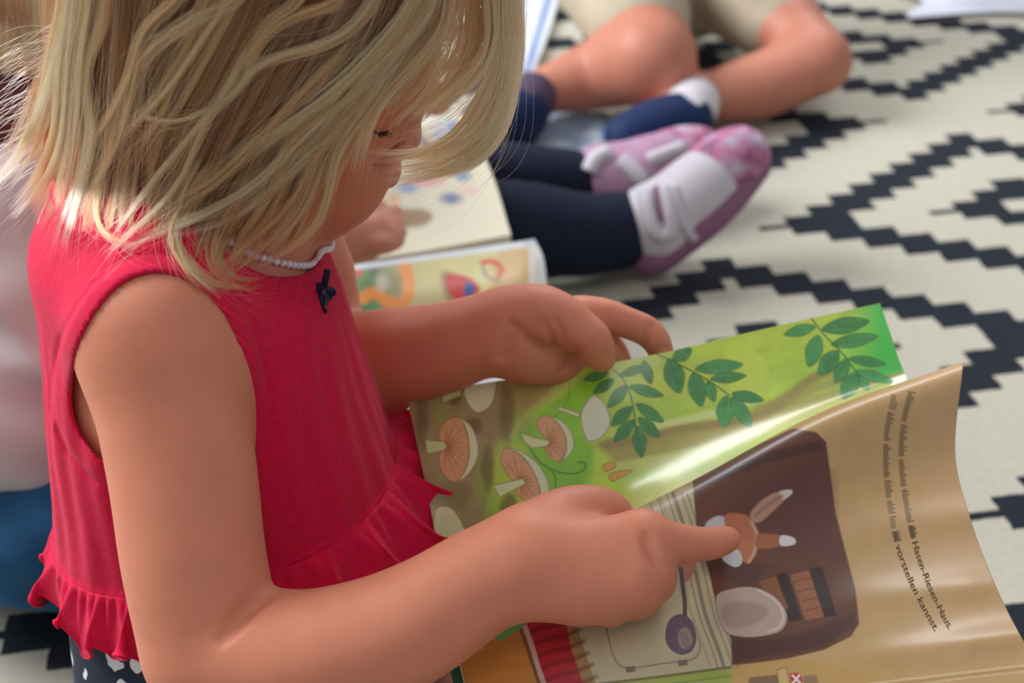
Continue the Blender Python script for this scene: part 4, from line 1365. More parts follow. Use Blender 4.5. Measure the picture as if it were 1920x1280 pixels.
def strand_set():
    PX, K, TN, RD = [], [], [], []
    npt = 22
    tt = np.linspace(0, 1, npt)

    def resample(path):
        s = spline(path, 12); L = np.concatenate([[0], np.cumsum(np.hypot(*np.diff(s, axis=0).T))]); L /= L[-1]
        return np.column_stack([np.interp(tt, L, s[:, 0]), np.interp(tt, L, s[:, 1])])
    # under layers
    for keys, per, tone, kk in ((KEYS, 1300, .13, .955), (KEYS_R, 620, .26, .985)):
        R_ = [resample(k) for k in keys]
        for i in range(len(R_) - 1):
            nc = 16
            clump = rng.normal(0, 1, (nc, 2)); ca = rng.random(nc); ct = rng.normal(0, .13, nc); ce = rng.uniform(.84, 1.05, nc)
            wf = rng.uniform(3, 8, nc); wp = rng.uniform(0, 6, nc); wa = rng.normal(0, 5.5, (nc, 2))
            for _ in range(60 if keys is KEYS_R and i == 2 else per):
                g = rng.integers(nc)
                a = np.clip(ca[g] + rng.normal(0, .10) * (1.15 - .75 * tt), -.1, 1.1)[:, None]
                q = R_[i] * (1 - a) + R_[i + 1] * a
                off = np.outer(tt ** 1.2, clump[g] * np.array([17, 9])) + np.outer(1.1 - .7 * tt, rng.normal(0, 4, 2)) + np.outer(np.sin(tt * wf[g] + wp[g]), wa[g]) + np.outer(np.sin(tt * rng.uniform(4, 9) + rng.uniform(0, 6)), rng.normal(0, 1.6, 2))
                end = ce[g] * (1 - abs(rng.normal(0, .05)))
                tq = np.clip(tt * end, 0, 1.1)
                q2 = np.column_stack([np.interp(tq, tt, q[:, 0]), np.interp(tq, tt, q[:, 1])]) + off
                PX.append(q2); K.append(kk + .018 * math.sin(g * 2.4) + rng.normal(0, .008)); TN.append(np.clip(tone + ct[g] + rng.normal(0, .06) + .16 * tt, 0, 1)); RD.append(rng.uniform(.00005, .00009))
    # light locks, each a handful of finer bunches that part and thin out towards the tip
    for path, hw, tone, n in LOCKS:
        q = resample(path)
        d = np.gradient(q, axis=0); nrm = np.column_stack([-d[:, 1], d[:, 0]]); nrm /= np.linalg.norm(nrm, axis=1)[:, None]
        nb = 3 if hw < 7 else 6
        pos = np.linspace(-1, 1, nb) * 1.25 + rng.normal(0, .18, nb)
        for b_i in range(nb):
            bt = rng.normal(0, .13); be = rng.uniform(.80, 1.02); bw = rng.uniform(.16, .42) * (1.6 if nb == 3 else 1)
            drift = rng.normal(0, .55); ph = rng.uniform(0, 6); am = rng.normal(0, .28); fr_ = rng.uniform(3, 6)
            kb = 1.008 + .020 * (1 - (pos[b_i] / 1.5) ** 2) + rng.normal(0, .006)
            ctr = pos[b_i] * (1 - .55 * tt) + drift * tt ** 1.5 + am * np.sin(tt * fr_ + ph)
            for _ in range(int(n / nb)):
                a = ctr + rng.normal(0, 1) * bw * (1.1 - .85 * tt ** 1.3)
                off = nrm * (a * hw)[:, None] + np.outer(tt ** 4, rng.normal(0, 3.5, 2)) + np.outer(np.sin(tt * rng.uniform(3, 7) + rng.uniform(0, 6)), rng.normal(0, .8, 2))
                end = be * (1 - abs(rng.normal(0, .10))); tq = tt * min(end, 1)
                q2 = np.column_stack([np.interp(tq, tt, q[:, 0]), np.interp(tq, tt, q[:, 1])]) + off
                PX.append(q2); K.append(kb + rng.normal(0, .005))
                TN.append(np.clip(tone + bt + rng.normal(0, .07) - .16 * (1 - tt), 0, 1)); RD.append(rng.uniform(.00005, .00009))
    # fly-away hairs
    allk = KEYS + [l[0] for l in LOCKS]
    for _ in range(620):
        q = resample(allk[rng.integers(len(allk))])
        off = rng.normal(0, 14, 2) + np.outer(tt ** 2, rng.normal(0, 36, 2)) + np.outer(np.sin(tt * rng.uniform(4, 10) + rng.uniform(0, 6)), rng.normal(0, 6, 2))
        PX.append(q + off); K.append(1.03 + rng.uniform(0, .05)); TN.append(np.clip(rng.normal(.7, .12) + 0 * tt, 0, 1)); RD.append(.00005)
    # wisps blown off the back of the neck
    for _ in range(130):
        y0 = rng.uniform(40, 330); x0 = 130 - y0 * .16
        L = rng.uniform(70, 170); dr = rng.uniform(20, 110)
        q = np.column_stack([x0 - L * tt ** 1.1, y0 + dr * tt ** 1.6 + 6 * np.sin(tt * 5 + rng.uniform(0, 6))])
        PX.append(q); K.append(1.0); TN.append(np.clip(.85 + 0 * tt, 0, 1)); RD.append(.00005)
    return np.array(PX), np.array(K), np.array(TN), np.array(RD), npt


hx, hk, htone, hrad, NPT = strand_set()
_t = np.linspace(0, 1, NPT)
inner = hx[:, 0, 1] > 0                               # locks that come out from under others
HPT = np.stack([bob(hx[i, :, 0], hx[i, :, 1], hk[i] - (.075 * np.clip(1 - _t / .3, 0, 1) ** 1.5 if inner[i] else 0.0)) for i in range(len(hx))])
# lay the hair over skin and clothes: nothing may sink into them
ALLV = np.vstack([gV, sV]); ALLF = [tuple(int(i) for i in f) for f in gF] + [tuple(int(i) + len(gV) for i in f) for f in sF]
COVER = BVHTree.FromPolygons([tuple(v) for v in ALLV], ALLF)
camv = Vector(CAM)
fl = HPT.reshape(-1, 3)
lift = np.repeat(np.clip((hk - .93) * .05, .0008, .006), NPT)
for i in range(len(fl)):
    d = Vector(fl[i]) - camv; L = d.length
    h_ = COVER.ray_cast(camv, d / L, L + .0)
    if h_[0] is not None:
        m = h_[3] - lift[i]
        if m < L: fl[i] = CAM + np.array(d / L) * m
HPT = fl.reshape(HPT.shape)
# keep each strand smooth in depth after draping
for _ in range(3):
    HPT[:, 1:-1] = .5 * HPT[:, 1:-1] + .25 * (HPT[:, :-2] + HPT[:, 2:])


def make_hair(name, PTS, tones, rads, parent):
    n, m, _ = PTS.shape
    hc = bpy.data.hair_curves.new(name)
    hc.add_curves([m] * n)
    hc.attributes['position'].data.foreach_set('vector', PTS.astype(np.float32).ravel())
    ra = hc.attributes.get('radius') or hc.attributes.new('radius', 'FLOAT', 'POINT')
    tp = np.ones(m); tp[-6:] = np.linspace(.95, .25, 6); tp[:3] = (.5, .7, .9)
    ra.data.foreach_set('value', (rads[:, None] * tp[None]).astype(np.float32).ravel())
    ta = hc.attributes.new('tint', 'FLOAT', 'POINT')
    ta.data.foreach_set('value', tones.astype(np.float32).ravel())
    hc.materials.append(HAIR)
    o = bpy.data.objects.new(name, hc); COL.objects.link(o)
    o.parent = parent; o.matrix_parent_inverse = Matrix.Translation(-Vector(parent.location))
    return o


# carry every strand up over the crown to the parting
ND = 7
dome = np.zeros((len(HPT), ND, 3))
ztop = HC[2] + .122
par = rng.normal(0, 1, (len(HPT), 2))
for i in range(len(HPT)):
    s0 = HPT[i, 0]
    if inner[i]:                                       # starts under another lock: only a short hidden root
        dome[i] = s0 + np.outer(np.linspace(ND, 1, ND), (HPT[i, 0] - HPT[i, 1]) * .02); continue
    hub = np.array([AX[0], AX[1], 0]) + GF * (.015 + .022 * par[i, 0]) + GR * .006 * par[i, 1]
    d_ = s0 - hub; d_[2] = 0
    a_ = np.linspace(.06, math.pi / 2 - .16, ND)
    zt = max(ztop, s0[2] + .03)
    dome[i] = hub + np.outer(np.sin(a_), d_)
    dome[i, :, 2] = s0[2] + (zt - s0[2]) * np.cos(a_)
HPT = np.concatenate([dome, HPT], 1); NPT += ND
htone = np.concatenate([np.repeat(htone[:, :1], ND, 1), htone], 1)

# far side of the bob mirrored from the near under layer
nb_ = 1300 * (len(KEYS) - 1)
idx_ = rng.choice(nb_, 3600, replace=False)
far = HPT[idx_].copy()
rr_ = (far - AX) @ GR
far -= 2 * rr_[..., None] * GR
ib_ = rng.choice(1300, 1500)                            # and round the back of the head
rot = HPT[ib_].copy(); hub = np.array([AX[0], AX[1], 0])
an = np.radians(rng.uniform(-100, -4, len(ib_)))[:, None]
vx, vy = rot[..., 0] - hub[0], rot[..., 1] - hub[1]
rot[..., 0] = hub[0] + vx * np.cos(an) - vy * np.sin(an); rot[..., 1] = hub[1] + vx * np.sin(an) + vy * np.cos(an)
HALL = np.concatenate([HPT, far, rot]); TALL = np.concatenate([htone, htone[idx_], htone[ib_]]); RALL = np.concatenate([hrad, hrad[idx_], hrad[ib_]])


def build_mass():
    h = 0.003
    F = Field(HC - .15, HC + .15, h)
    ax = np.stack([Hf, Hr, Hu])
    F.ell(H(.000, 0, .020), ax, (.089, .084, .090), 0.01)
    a, b = HA * .80, HB * .84
    zt = HC[2] + .02; zb = HC[2] - .098

    def col(X):
        x = X[0] - AX[0]; y = X[1] - AX[1]
        f = x * GF[0] + y * GF[1] + 0 * X[2]; r = x * GR[0] + y * GR[1] + 0 * X[2]
        d = (np.sqrt((f / a) ** 2 + (r / b) ** 2) - 1) * b
        return np.maximum(d, np.maximum(X[2] - zt, zb - X[2])).astype(np.float32)
    F.apply(F.lo, F.lo + F.h * F.n, col, 0.03)
    # open at the face
    F.apply(F.lo, F.lo + F.h * F.n, lambda X: (-((X[0] - HC[0]) * Hf[0] + (X[1] - HC[1]) * Hf[1] + (X[2] - HC[2]) * Hf[2] - .018
            - np.clip((X[0] - HC[0]) * Hu[0] + (X[1] - HC[1]) * Hu[1] + (X[2] - HC[2]) * Hu[2] - .03, 0, 1) * 1.6)).astype(np.float32), 0.01, 'cut')
    return F.mesh()


mV, mF = build_mass()
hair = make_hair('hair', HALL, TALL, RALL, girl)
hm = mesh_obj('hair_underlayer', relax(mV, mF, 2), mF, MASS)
hm.parent = hair; hm.matrix_parent_inverse = Matrix.Identity(4)
# ------------------------------------------------------------------ the other children on the rug


def person(base, label):
    o = empty('person', base); tag(o, label, 'person'); return o


def solid(name, shapes, h, material, parent, it=2, post=None):
    """shapes: list of (points, radii, k) limbs, or ('ell', centre, axes, radii, k)"""
    lo = []; hi = []
    for s_ in shapes:
        if isinstance(s_[0], str): c = np.asarray(s_[1]); R = max(s_[3]); lo.append(c - R); hi.append(c + R)
        else:
            Q = np.asarray(s_[0]); R = max(s_[1]); lo.append(Q.min(0) - R); hi.append(Q.max(0) + R)
    F = Field(np.min(lo, 0) - .02, np.max(hi, 0) + .02, h)
    for s_ in shapes:
        if isinstance(s_[0], str): F.ell(s_[1], s_[2], s_[3], s_[4])
        else: F.chain(s_[0], s_[1], s_[2], sub=4)
    if post: post(F)
    V, Fc = F.mesh(); V = relax(V, Fc, it)
    return mesh_obj(name, V, Fc, material, parent), V, Fc


def bvh_of(V, F): return BVHTree.FromPolygons([tuple(v) for v in V], [tuple(int(i) for i in f) for f in F])


I3 = np.eye(3)
X_, Y_, Z_ = np.array([1., 0, 0]), np.array([0, 1., 0]), np.array([0, 0, 1.])
SOCK = mat('ribbed_sock', srgb(206, 200, 204), 0.9, 0.2, bump=0.4, bscale=200)
KHAKI = mat('khaki_cotton', srgb(186, 172, 150), 0.9, 0.2, noise=0.08, nscale=40, bump=0.3, bscale=60)
BLUES = mat('blue_canvas', srgb(14, 36, 78), 0.7, 0.3, noise=0.1, nscale=80)
REDT = mat('red_cotton', srgb(190, 44, 60), 0.9, 0.2)
LEGG = mat('navy_leggings', srgb(26, 31, 50), 0.9, 0.25, noise=0.15, nscale=60, bump=0.3, bscale=50)
BROWNH = mat('brown_hair_base', srgb(150, 112, 74), 0.6, 0.3, noise=0.35, nscale=40, bump=0.5, bscale=120)

# --- child in khaki shorts, legs crossed, far side of the rug
kc = person(Ph(1240., -20., 0.0), 'child sitting cross-legged in khaki shorts, white socks and blue shoes')
hipc = Ph(1235., -60., .120)
RK, RA = Ph(1534., 114., .074), Ph(1306., 184., .050)
LK, LA = Ph(1220., 108., .098), Ph(1002., 176., .052)
hipR, hipL = hipc + X_ * .075, hipc - X_ * .075
neck = hipc + Z_ * .36; headc = neck + Z_ * .14 - Y_ * .03
solid('body', [
    ([hipR, (hipR + RK) / 2 + Z_ * .01, RK], [.072, .056, .040], .02),
    ([RK, Ph(1425., 160., .052), RA], [.041, .042, .027], .015),
    ([RA, Ph(1240., 236., .046), Ph(1180., 256., .042)], [.026, .026, .022], .01),
    ([hipL, (hipL + LK) / 2 + Z_ * .01, LK], [.074, .064, .053], .02),
    ([LK, Ph(1120., 140., .062), LA], [.054, .045, .026], .02),
    ([LA, Ph(950., 212., .046), Ph(905., 230., .042)], [.026, .026, .022], .01),
    ([hipc, hipc + Z_ * .18, neck - Z_ * .03], [.10, .095, .08], .03),
    ([neck - Z_ * .02, headc], [.036, .036], .02),
    ('ell', headc + Z_ * .03, I3, (.072, .085, .10), .02),
    ([neck - Z_ * .04 + X_ * .10, hipc + X_ * .16 + Z_ * .14 - Y_ * .06, hipc + X_ * .07 + Z_ * .07 - Y_ * .18], [.034, .028, .020], .02),
    ([neck - Z_ * .04 - X_ * .10, hipc - X_ * .16 + Z_ * .14 - Y_ * .06, hipc - X_ * .07 + Z_ * .07 - Y_ * .18], [.034, .028, .020], .02)],
    .0048, SKIN2, kc)


def cut_shorts(F):
    pass


solid('shorts', [
    ([hipc - Z_ * .01, hipc + Z_ * .07], [.108, .104], .03),
    ([hipR, hipR * .55 + RK * .45 + Z_ * .012, hipR * .36 + RK * .64 + Z_ * .008], [.080, .070, .058], .025),
    ([hipL, hipL * .55 + LK * .45 + Z_ * .018, hipL * .22 + LK * .78 + Z_ * .018 + Y_ * .01], [.082, .078, .066], .025)], .0045, KHAKI, kc)
solid('t_shirt', [([hipc + Z_ * .06, hipc + Z_ * .18, neck - Z_ * .035], [.108, .103, .09], .03),
                  ([neck - Z_ * .045 + X_ * .09, neck - Z_ * .11 + X_ * .135], [.046, .042], .02), ([neck - Z_ * .045 - X_ * .09, neck - Z_ * .11 - X_ * .135], [.046, .042], .02)], .006, REDT, kc)
solid('hair', [('ell', headc + Z_ * .045 + Y_ * .012, I3, (.080, .092, .098), .02)], .006, BROWNH, kc)
SOCKD = mat('dark_sock', srgb(84, 70, 92), 0.9, 0.2)
for a_, b_2, toe in ((RA, Ph(1284., 222., .058), Ph(1178., 258., .050)), (LA, Ph(976., 206., .058), Ph(910., 230., .050))):
    solid('sock', [([a_ * .75 + RK * .0 + b_2 * .25, b_2], [.033, .033], .01)], .004, SOCK if a_ is RA else SOCKD, kc)
    sh_, _, _ = solid('shoe', [([b_2 - Z_ * .004, (b_2 + toe) / 2, toe], [.036, .035, .030], .02)], .004, BLUES, kc)
    so_, _, _ = solid('sole', [([b_2 * 1 - Z_ * .028, toe - Z_ * .020], [.024, .022], .015)], .004, mat('rubber_sole', srgb(30, 36, 52), .7), kc)
    so_.parent = sh_; so_.matrix_parent_inverse = Matrix.Identity(4)
    so_.matrix_parent_inverse = sh_.matrix_parent_inverse.copy() if False else Matrix.Identity(4)
    so_.location = (0, 0, 0)

# --- child in navy leggings with velcro shoes, reading beside the girl
lc = person(Ph(420., 430., 0.0), 'child in navy leggings and white strapped shoes, legs stretched across the rug')
hb_ = Ph(400., 400., .11)
nk = hb_ + Z_ * .33; hd = nk + Z_ * .12 + X_ * .05
K1, A1 = Ph(720., 352., .066), Ph(1088., 342., .050)
K2, A2 = Ph(720., 440., .066), Ph(1188., 428., .050)
wr = Ph(628., 452., .190); el = Ph(470., 440., .22)
FNG = [[(690, 425), (722, 410), (742, 396)], [(694, 434), (728, 426), (748, 418)], [(694, 444), (730, 442), (752, 436)], [(688, 456), (722, 458), (746, 452)]]
solid('body', [
    ([hb_, hb_ + Z_ * .16, nk - Z_ * .03], [.10, .09, .075], .03),
    ([nk - Z_ * .02, hd], [.035, .035], .02), ('ell', hd + Z_ * .02, I3, (.085, .072, .098), .02),
    ([nk - Z_ * .04 - Y_ * .09, el, (el + wr) / 2, wr], [.034, .030, .027, .021], .01),
    ([wr, Ph(690., 440., .186)], [.020, .021], .01)]
    + [([Ph(float(f[0][0]), float(f[0][1]), .188), Ph(float(f[1][0]), float(f[1][1]), .184), Ph(float(f[2][0]), float(f[2][1]), .172)], [.0085, .0075, .0062], .004) for f in FNG]
    + [([Ph(668., 426., .190), Ph(690., 400., .188), Ph(712., 386., .178)], [.011, .0085, .0065], .006),
       ([nk - Z_ * .04 + Y_ * .09, hb_ + Y_ * .16 + Z_ * .15 + X_ * .05, hb_ + Y_ * .12 + Z_ * .07 + X_ * .22], [.034, .028, .018], .02)],
    .0034, SKIN2, lc)
solid('leggings', [([hb_ - Z_ * .01, hb_ + Z_ * .05], [.112, .106], .03),
                   ([hb_ + Y_ * .06, K1, Ph(920., 338., .066), A1], [.070, .052, .043, .036], .02),
                   ([hb_ - Y_ * .06, K2, Ph(960., 428., .070), Ph(1090., 440., .058), A2], [.072, .056, .049, .043, .040], .02)], .0045, LEGG, lc)
solid('jumper', [([hb_ + Z_ * .05, hb_ + Z_ * .17, nk - Z_ * .035], [.108, .099, .086], .03)], .006, mat('grey_knit', srgb(120, 124, 140), .9), lc)
solid('hair', [('ell', hd + Z_ * .035 - X_ * .012, I3, (.092, .084, .098), .02)], .006, BROWNH, lc)

MAUVE = mat('mauve_suede', srgb(142, 98, 126), .8, .3)
WHITEL = mat('white_leather', srgb(200, 192, 200), .5, .4)
FLOR, fn, fb = new_mat('flowery_shoe_fabric')
tcf = fn.nodes.new('ShaderNodeTexCoord'); nzf = fn.nodes.new('ShaderNodeTexNoise'); nzf.inputs['Scale'].default_value = 42; nzf.inputs['Detail'].default_value = 3
rpf = fn.nodes.new('ShaderNodeValToRGB'); er = rpf.color_ramp.elements
er[0].position = .34; er[0].color = (*srgb(120, 72, 108), 1); er[1].position = .72; er[1].color = (*srgb(206, 190, 198), 1)
x1 = er.new(.46); x1.color = (*srgb(184, 106, 140), 1); x2 = er.new(.56); x2.color = (*srgb(172, 140, 166), 1)
fn.links.new(tcf.outputs['Object'], nzf.inputs['Vector']); fn.links.new(nzf.outputs['Fac'], rpf.inputs[0]); fn.links.new(rpf.outputs[0], fb.inputs['Base Color'])


MAUVEL = mat('pale_mauve_fabric', srgb(172, 134, 160), .8, .3, noise=.15, nscale=40)


def velcro_shoe(heel, mid, toe, near):
    root, V, F = solid('shoe', [([heel, mid, toe], [.037, .038, .031], .02), ([heel, heel + (heel - mid) * .25 + Z_ * .015], [.036, .034], .02)], .003, WHITEL if near else MAUVEL, lc)
    inv = Matrix.Identity(4)
    ax = toe - heel; ax /= np.linalg.norm(ax)
    sd = np.cross(ax, Z_); sd /= np.linalg.norm(sd)
    if sd @ Y_ > 0: sd = -sd
    up = np.cross(sd, ax); up = -up if up[2] < 0 else up
    tocam = CAM - mid; tocam /= np.linalg.norm(tocam)
    dn = sd * .55 - up * .75; dn = X_ * .62 - Z_ * .62 - Y_ * .25; dn -= ax * (dn @ ax); dn /= np.linalg.norm(dn)
    s2, _, _ = solid('sole', [([heel + dn * .016 - ax * .018, mid + dn * .017, toe + dn * .012 + ax * .006], [.030, .031, .025], .02)], .003, MAUVE, root)
    s2.matrix_parent_inverse = inv
    t2, _, _ = solid('toe_cap', [([toe - ax * .030 - dn * .001, toe - ax * .008 - dn * .001, toe + ax * .006], [.0375, .0350, .0312], .02)], .003, FLOR, root)
    t2.matrix_parent_inverse = inv
    return root, bvh_of(V, F)


def strap(root, bvh, pts, r, material, name):
    w_ = []
    for x, y in spline(np.array(pts, float), 8):
        h = hit_px(bvh, x, y)
        if h: w_.append(h[0])
    if len(w_) < 4: return
    v, f = tube(np.array(w_), r, 8)
    o = mesh_obj(name, v, f, material, root); o.matrix_parent_inverse = Matrix.Identity(4)


r1, b1 = velcro_shoe(Ph(1140., 345., .045), Ph(1215., 318., .060), Ph(1300., 292., .066), False)
strap(r1, b1, [(1104, 322), (1118, 298), (1140, 286)], .010, WHITEL, 'strap')
strap(r1, b1, [(1166, 300), (1186, 318), (1204, 338)], .010, WHITEL, 'strap')
strap(r1, b1, [(1216, 300), (1246, 288), (1280, 276)], .008, WHITEL, 'strap')
r2, b2 = velcro_shoe(Ph(1230., 422., .056), Ph(1306., 358., .090), Ph(1380., 298., .118), True)
strap(r2, b2, [(1212, 362), (1216, 400), (1232, 438), (1258, 432), (1256, 396), (1248, 352)], .0085, WHITEL, 'strap')
strap(r2, b2, [(1232, 352), (1236, 380), (1242, 412)], .0045, MAUVE, 'strap')
strap(r2, b2, [(1262, 350), (1272, 392), (1286, 428), (1300, 446)], .0055, WHITEL, 'strap')

# --- child at the left edge, seen from behind
dc = person(Ph(60., 1060., 0.0), 'child in a pale grey shirt, maroon strip and blue jeans, behind the red top')
WSH = mat('pale_grey_cotton', srgb(196, 188, 188), .9, .2, noise=.05, nscale=12, bump=.9, bscale=14)
JEAN = mat('blue_denim', srgb(34, 84, 122), .85, .25, noise=.28, nscale=14, bump=.6, bscale=18)
MAR = mat('dark_maroon', srgb(92, 52, 56), .9, .2, noise=.1, nscale=30)
hp0 = Ph(96., 898., .100)
Zb = float((hp0 - CAM) @ FWD)
sh0 = P(10., 330., Zb - .06); sh0m = P(30., 600., Zb - .03)
hd0 = P(-10., 20., Zb - .06)
solid('body', [([hp0, sh0m, sh0], [.088, .080, .070], .03), ([sh0, hd0 + Z_ * .02], [.035, .035], .02), ('ell', hd0 + Z_ * .08, I3, (.074, .086, .098), .02),
               ([sh0 - X_ * .07, sh0 - X_ * .16 - Z_ * .15, sh0 - X_ * .08 - Z_ * .24 + Y_ * .1], [.034, .03, .022], .02)], .005, SKIN2, dc)


def folds(F):
    sl, X = F.win(F.lo, F.lo + F.h * F.n)
    x, y, z = X
    F.D = (F.D + .0075 * np.sin(x * 34 + z * 62 + 2.2 * np.sin(z * 21 + x * 15)) * np.sin(z * 27 - x * 30 + y * 20 + 1.0) + .002 * np.sin(z * 120 + 3 * np.sin(x * 40))).astype(np.float32)


solid('shirt', [([hp0 + Z_ * .07 - X_ * .05, sh0m, sh0 - Z_ * .01], [.094, .092, .078], .03), ([P(-10., 380., Zb - .08), P(-70., 520., Zb - .09)], [.05, .046], .03),
                ([P(60., 420., Zb - .10), P(52., 620., Zb - .085), P(40., 800., Zb - .07)], [.038, .045, .050], .02)], .0045, WSH, dc, post=folds)
solid('jeans', [('ell', hp0 - Z_ * .004, I3, (.115, .11, .084), .02), ([hp0 - X_ * .02, hp0 - X_ * .2 + Y_ * .06 + Z_ * .01], [.078, .062], .03)], .0045, JEAN, dc, post=folds)
solid('strip', [([P(-60., 215., Zb - .10), P(20., 205., Zb - .11), P(90., 230., Zb - .09)], [.030, .034, .028], .02)], .004, MAR, dc)  # dark maroon strip between that child's hair and the shirt
hmass, _, _ = solid('hair', [('ell', hd0 + Z_ * .085, I3, (.082, .094, .10), .02), ([P(-20., -60., Zb - .09), P(18., 30., Zb - .12), P(30., 110., Zb - .12)], [.045, .036, .022], .02)], .005, BROWNH, dc)
# combed strands of that child's hair
n_ = 700; m2 = 10; tt_ = np.linspace(0, 1, m2); ST = []
for _ in range(n_):
    x0 = rng.uniform(-70, 70); dx = rng.normal(0, 14)
    ST.append(np.stack([P(x0 + dx * t + 6 * math.sin(t * 4 + x0), -80 + 225 * t * rng.uniform(.9, 1.0), Zb - .155 + .00012 * abs(x0) ) for t in tt_]))
BH2 = HAIR.copy(); BH2.name = 'golden_brown_hair'
for nd in BH2.node_tree.nodes:
    if nd.type == 'VALTORGB':
        ee = nd.color_ramp.elements
        ee[0].color = (*srgb(120, 80, 48), 1); ee[1].color = (*srgb(190, 142, 92), 1); ee[2].color = (*srgb(220, 180, 130), 1)
sv = HAIR; HAIR = BH2
o_ = make_hair('hair_strands', np.array(ST), np.clip(rng.normal(.5, .2, (n_, m2)), 0, 1), np.full(n_, .00022), dc)
o_.parent = hmass; o_.matrix_parent_inverse = Matrix.Identity(4)
HAIR = sv

# ------------------------------------------------------------------ books and things on the rug
BOARD = mat('cream_board', srgb(232, 222, 200), .6, .3)
MATTE = ink_mat('printed_matte_paper', .45, .4)


def page(name, net, parent, draw, base, nu=170, nv=120, thick=None, edge=None):
    G = tensor(np.asarray(net, float), np.linspace(0, 1, nu), np.linspace(0, 1, nv))
    W = Ph(G[..., 0], G[..., 1], G[..., 2])
    I = Ink(G[..., 0], G[..., 1], base); draw(I)
    o = mesh_obj(name, W.reshape(-1, 3), grid_faces(nu, nv), MATTE, parent, colors=np.clip(I.c, 0, 1).reshape(-1, 3))
    if thick:
        nn = np.array(net, float).copy(); nn[..., 2] -= .0006
        slab('page_block', nn, thick, edge or BOARD, parent, (30, 24))
    return o


def draw_cream(I):
    for x, y, rx, ry, cl in ((846, 372, 26, 14, (96, 112, 150)), (765, 352, 24, 12, (140, 168, 214)), (800, 340, 44, 12, (240, 176, 176)), (868, 330, 20, 12, (128, 152, 180)), (880, 356, 24, 10, (240, 200, 190)),
                             (738, 372, 16, 12, (244, 190, 140)), (830, 250, 26, 40, (196, 204, 214)), (850, 236, 14, 14, (120, 150, 214)), (800, 272, 8, 14, (236, 160, 90)), (840, 280, 26, 10, (226, 140, 130)), (828, 286, 12, 6, (80, 130, 190))):
        e = np.sqrt(((I.x - x) / rx) ** 2 + ((I.y - y) / ry) ** 2)
        I.blend(np.clip(1.4 - e * 1.2, 0, 1), srgb(*cl))
    I.line([(786, 250), (800, 275), (822, 300)], srgb(110, 120, 160), 7, .9)
    I.poly([(742, 396), (790, 392), (812, 406), (790, 424), (744, 424)], srgb(150, 108, 52), 10, alpha=.95)


def draw_snake(I):
    I.blend(np.clip((760 - I.x) / 60, 0, 1), srgb(110, 150, 100))
    I.blend(np.clip((fbm(I.x / 30, I.y / 30, 51) - .45) * 4, 0, 1) * .6 * np.clip((900 - I.x) / 100, 0, 1), srgb(150, 130, 110))
    I.blend(np.clip((I.x - 760) / 80, 0, 1) * .8, srgb(226, 214, 150))
    I.poly([(930, 480), (985, 465), (1000, 520), (990, 620), (925, 620)], srgb(214, 180, 128), 12)
    I.line([(838, 520), (850, 560), (880, 600)], srgb(160, 140, 110), 26, .8, 8)
    I.line([(925, 500), (940, 540), (930, 580)], srgb(206, 186, 130), 14, .8, 6)
    I.line([(680, 560), (700, 548), (720, 560), (742, 572), (764, 556), (766, 525), (754, 480)], srgb(236, 156, 84), 22, 1, 4)
    I.poly([(835, 515), (880, 520), (900, 545), (870, 560), (845, 555)], srgb(206, 70, 60), 4)
    I.poly([(872, 530), (890, 535), (884, 556), (872, 552)], srgb(70, 92, 160), 3)
    I.line([(905, 492), (925, 490), (940, 504), (936, 516)], srgb(216, 76, 66), 10, .9, 3)
    I.line([(905, 500), (915, 520), (935, 525)], srgb(150, 120, 120), 6, .8, 3)
    for x, y, rx, ry, cl in ((670, 510, 12, 16, (206, 90, 86)), (716, 530, 16, 20, (220, 214, 200)), (640, 530, 22, 40, (96, 150, 96)), (690, 585, 30, 14, (80, 150, 110)), (835, 470, 30, 8, (244, 190, 170)), (650, 580, 16, 16, (70, 130, 90)), (700, 500, 14, 22, (120, 110, 110))):
        e = np.sqrt(((I.x - x) / rx) ** 2 + ((I.y - y) / ry) ** 2); I.blend(np.clip(1.4 - e * 1.2, 0, 1) * .9, srgb(*cl))
    I.blend(np.clip((I.x - 988) / 8, 0, 1), srgb(244, 240, 232))
    I.blend(np.clip((452 + (1000 - I.x) * .135 + 12 - I.y) / 8, 0, 1), srgb(226, 232, 240))


bk2 = empty('picture_book', Ph(800., 450., .09))
tag(bk2, 'open picture book with an orange snake on the lap of the child in leggings', 'book')
page('left_page', [[(560, 250, .135), (590, 375, .140), (600, 500, .128)], [(720, 238, .136), (770, 352, .142), (770, 474, .130)], [(868, 215, .135), (922, 325, .140), (958, 440, .128)]], bk2, draw_cream, srgb(236, 226, 196), thick=.012)
page('right_page', [[(590, 506, .126), (600, 560, .130), (610, 640, .110), (620, 720, .085)], [(800, 478, .128), (810, 540, .130), (820, 620, .108), (830, 700, .080)], [(960, 455, .128), (972, 520, .128), (980, 600, .104), (990, 680, .075)], [(1002, 448, .118), (1020, 490, .112), (1028, 580, .09), (1034, 660, .065)]], bk2, draw_snake, srgb(200, 190, 140), thick=.006)


def draw_pale(I):
    I.blend(np.clip(fbm(I.x / 40, I.y / 40, 61) * 1.6 - .4, 0, 1) * .5, srgb(214, 224, 236))
    I.line([(700, 770), (730, 800), (750, 830), (770, 862)], srgb(244, 206, 214), 16, .9, 6)
    I.line([(716, 780), (736, 812), (760, 850)], srgb(150, 160, 190), 9, .8, 5)
    I.line([(752, 752), (770, 790), (790, 830)], srgb(150, 186, 206), 16, .7, 8)
    I.poly([(690, 800), (730, 780), (740, 830), (700, 860)], srgb(246, 222, 188), 10, alpha=.8)
    I.poly([(955, 700), (985, 690), (1000, 712), (965, 722)], srgb(250, 204, 160), 6)
    I.poly([(880, 720), (955, 692), (970, 715), (890, 740)], srgb(186, 186, 192), 6, alpha=.8)


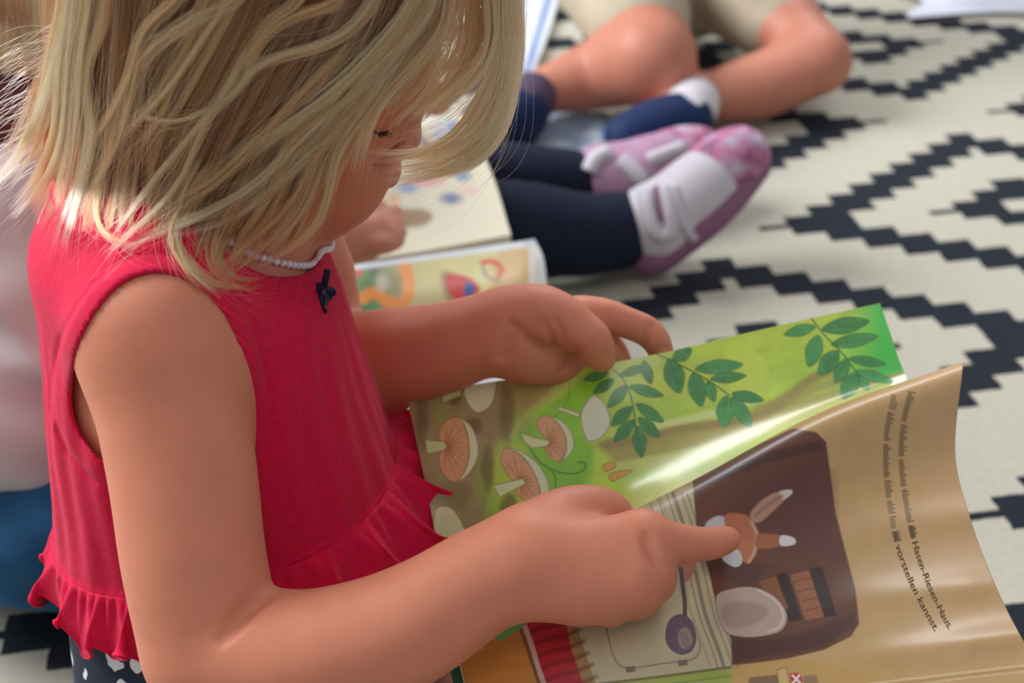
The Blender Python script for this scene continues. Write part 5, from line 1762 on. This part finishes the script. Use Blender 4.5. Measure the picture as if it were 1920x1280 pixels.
bk3 = empty('picture_book', Ph(830., 790., .06))
tag(bk3, 'pale blue and pink picture book lying under the far forearm', 'book')
page('open_page', [[(640, 790, .075), (650, 850, .078), (660, 905, .075)], [(820, 730, .076), (840, 800, .082), (850, 870, .076)], [(1020, 675, .075), (1040, 740, .078), (1060, 810, .075)]], bk3, draw_pale, srgb(232, 230, 236), thick=.010)


def draw_blue(I):
    I.blend(np.clip(fbm(I.x / 24, I.y / 16, 71) * 2 - .7, 0, 1), srgb(214, 228, 236))
    I.blend(np.clip((I.x - 1120) / 30, 0, 1), srgb(60, 90, 160))
    I.blend(np.clip((990 - I.x) / 30, 0, 1), srgb(60, 66, 90))


bk4 = empty('picture_book', Ph(1060., 245., .004))
tag(bk4, 'pale blue closed book on the rug below the khaki shorts', 'book')
page('cover', [[(955, 278, .010), (950, 240, .010), (962, 206, .010)], [(1060, 286, .010), (1058, 248, .010), (1062, 208, .010)], [(1152, 286, .010), (1144, 248, .010), (1136, 208, .010)]], bk4, draw_blue, srgb(150, 178, 206), 80, 50, thick=.008)


def draw_white(I):
    I.blend(np.clip(1 - np.abs(I.x - 1022 + (I.y - 20) * .3) / 12, 0, 1), srgb(60, 96, 176))
    I.blend(np.clip((fbm(I.x / 20, I.y / 14, 75) - .5) * 4, 0, 1) * .4, srgb(170, 186, 200))


bk5 = empty('magazine', Ph(985., 30., .001))
tag(bk5, 'white magazine with a blue edge lying behind the blond fringe', 'magazine')
page('cover', [[(890, 120, .012), (895, 40, .012), (905, -40, .012)], [(960, 128, .013), (975, 50, .014), (985, -40, .013)], [(1000, 135, .012), (1035, 40, .012), (1056, -50, .012)]], bk5, draw_white, srgb(226, 232, 236), 60, 50, thick=.010)

# crumpled white cloth at the far right corner
CL = mat('white_linen', srgb(228, 228, 240), .9, .2, bump=.5, bscale=20)
nu, nv = 90, 70
cx = Ph(1930., -8., .0)
V = []
for i in range(nu):
    for j in range(nv):
        a, b3 = i / (nu - 1) * 2 - 1, j / (nv - 1) * 2 - 1
        r_ = math.hypot(a, b3)
        z = .006 + .050 * max(0, 1 - r_ ** 2.2) + .012 * (float(fbm(np.array(a * 3.0 + 5), np.array(b3 * 3.0 + 2), 80)) - .5) * max(0, 1.2 - r_)
        V.append(cx + np.array([a * .20 * (1 + .1 * math.sin(b3 * 5)), b3 * .105 * (1 + .12 * math.sin(a * 4)), max(z, .003)]))
clo = mesh_obj('crumpled_cloth', np.array(V), grid_faces(nu, nv), CL)
mdc = clo.modifiers.new('thickness', 'SOLIDIFY'); mdc.thickness = .0015
tag(clo, 'crumpled white cloth lying on the rug at the far right corner', 'cloth')
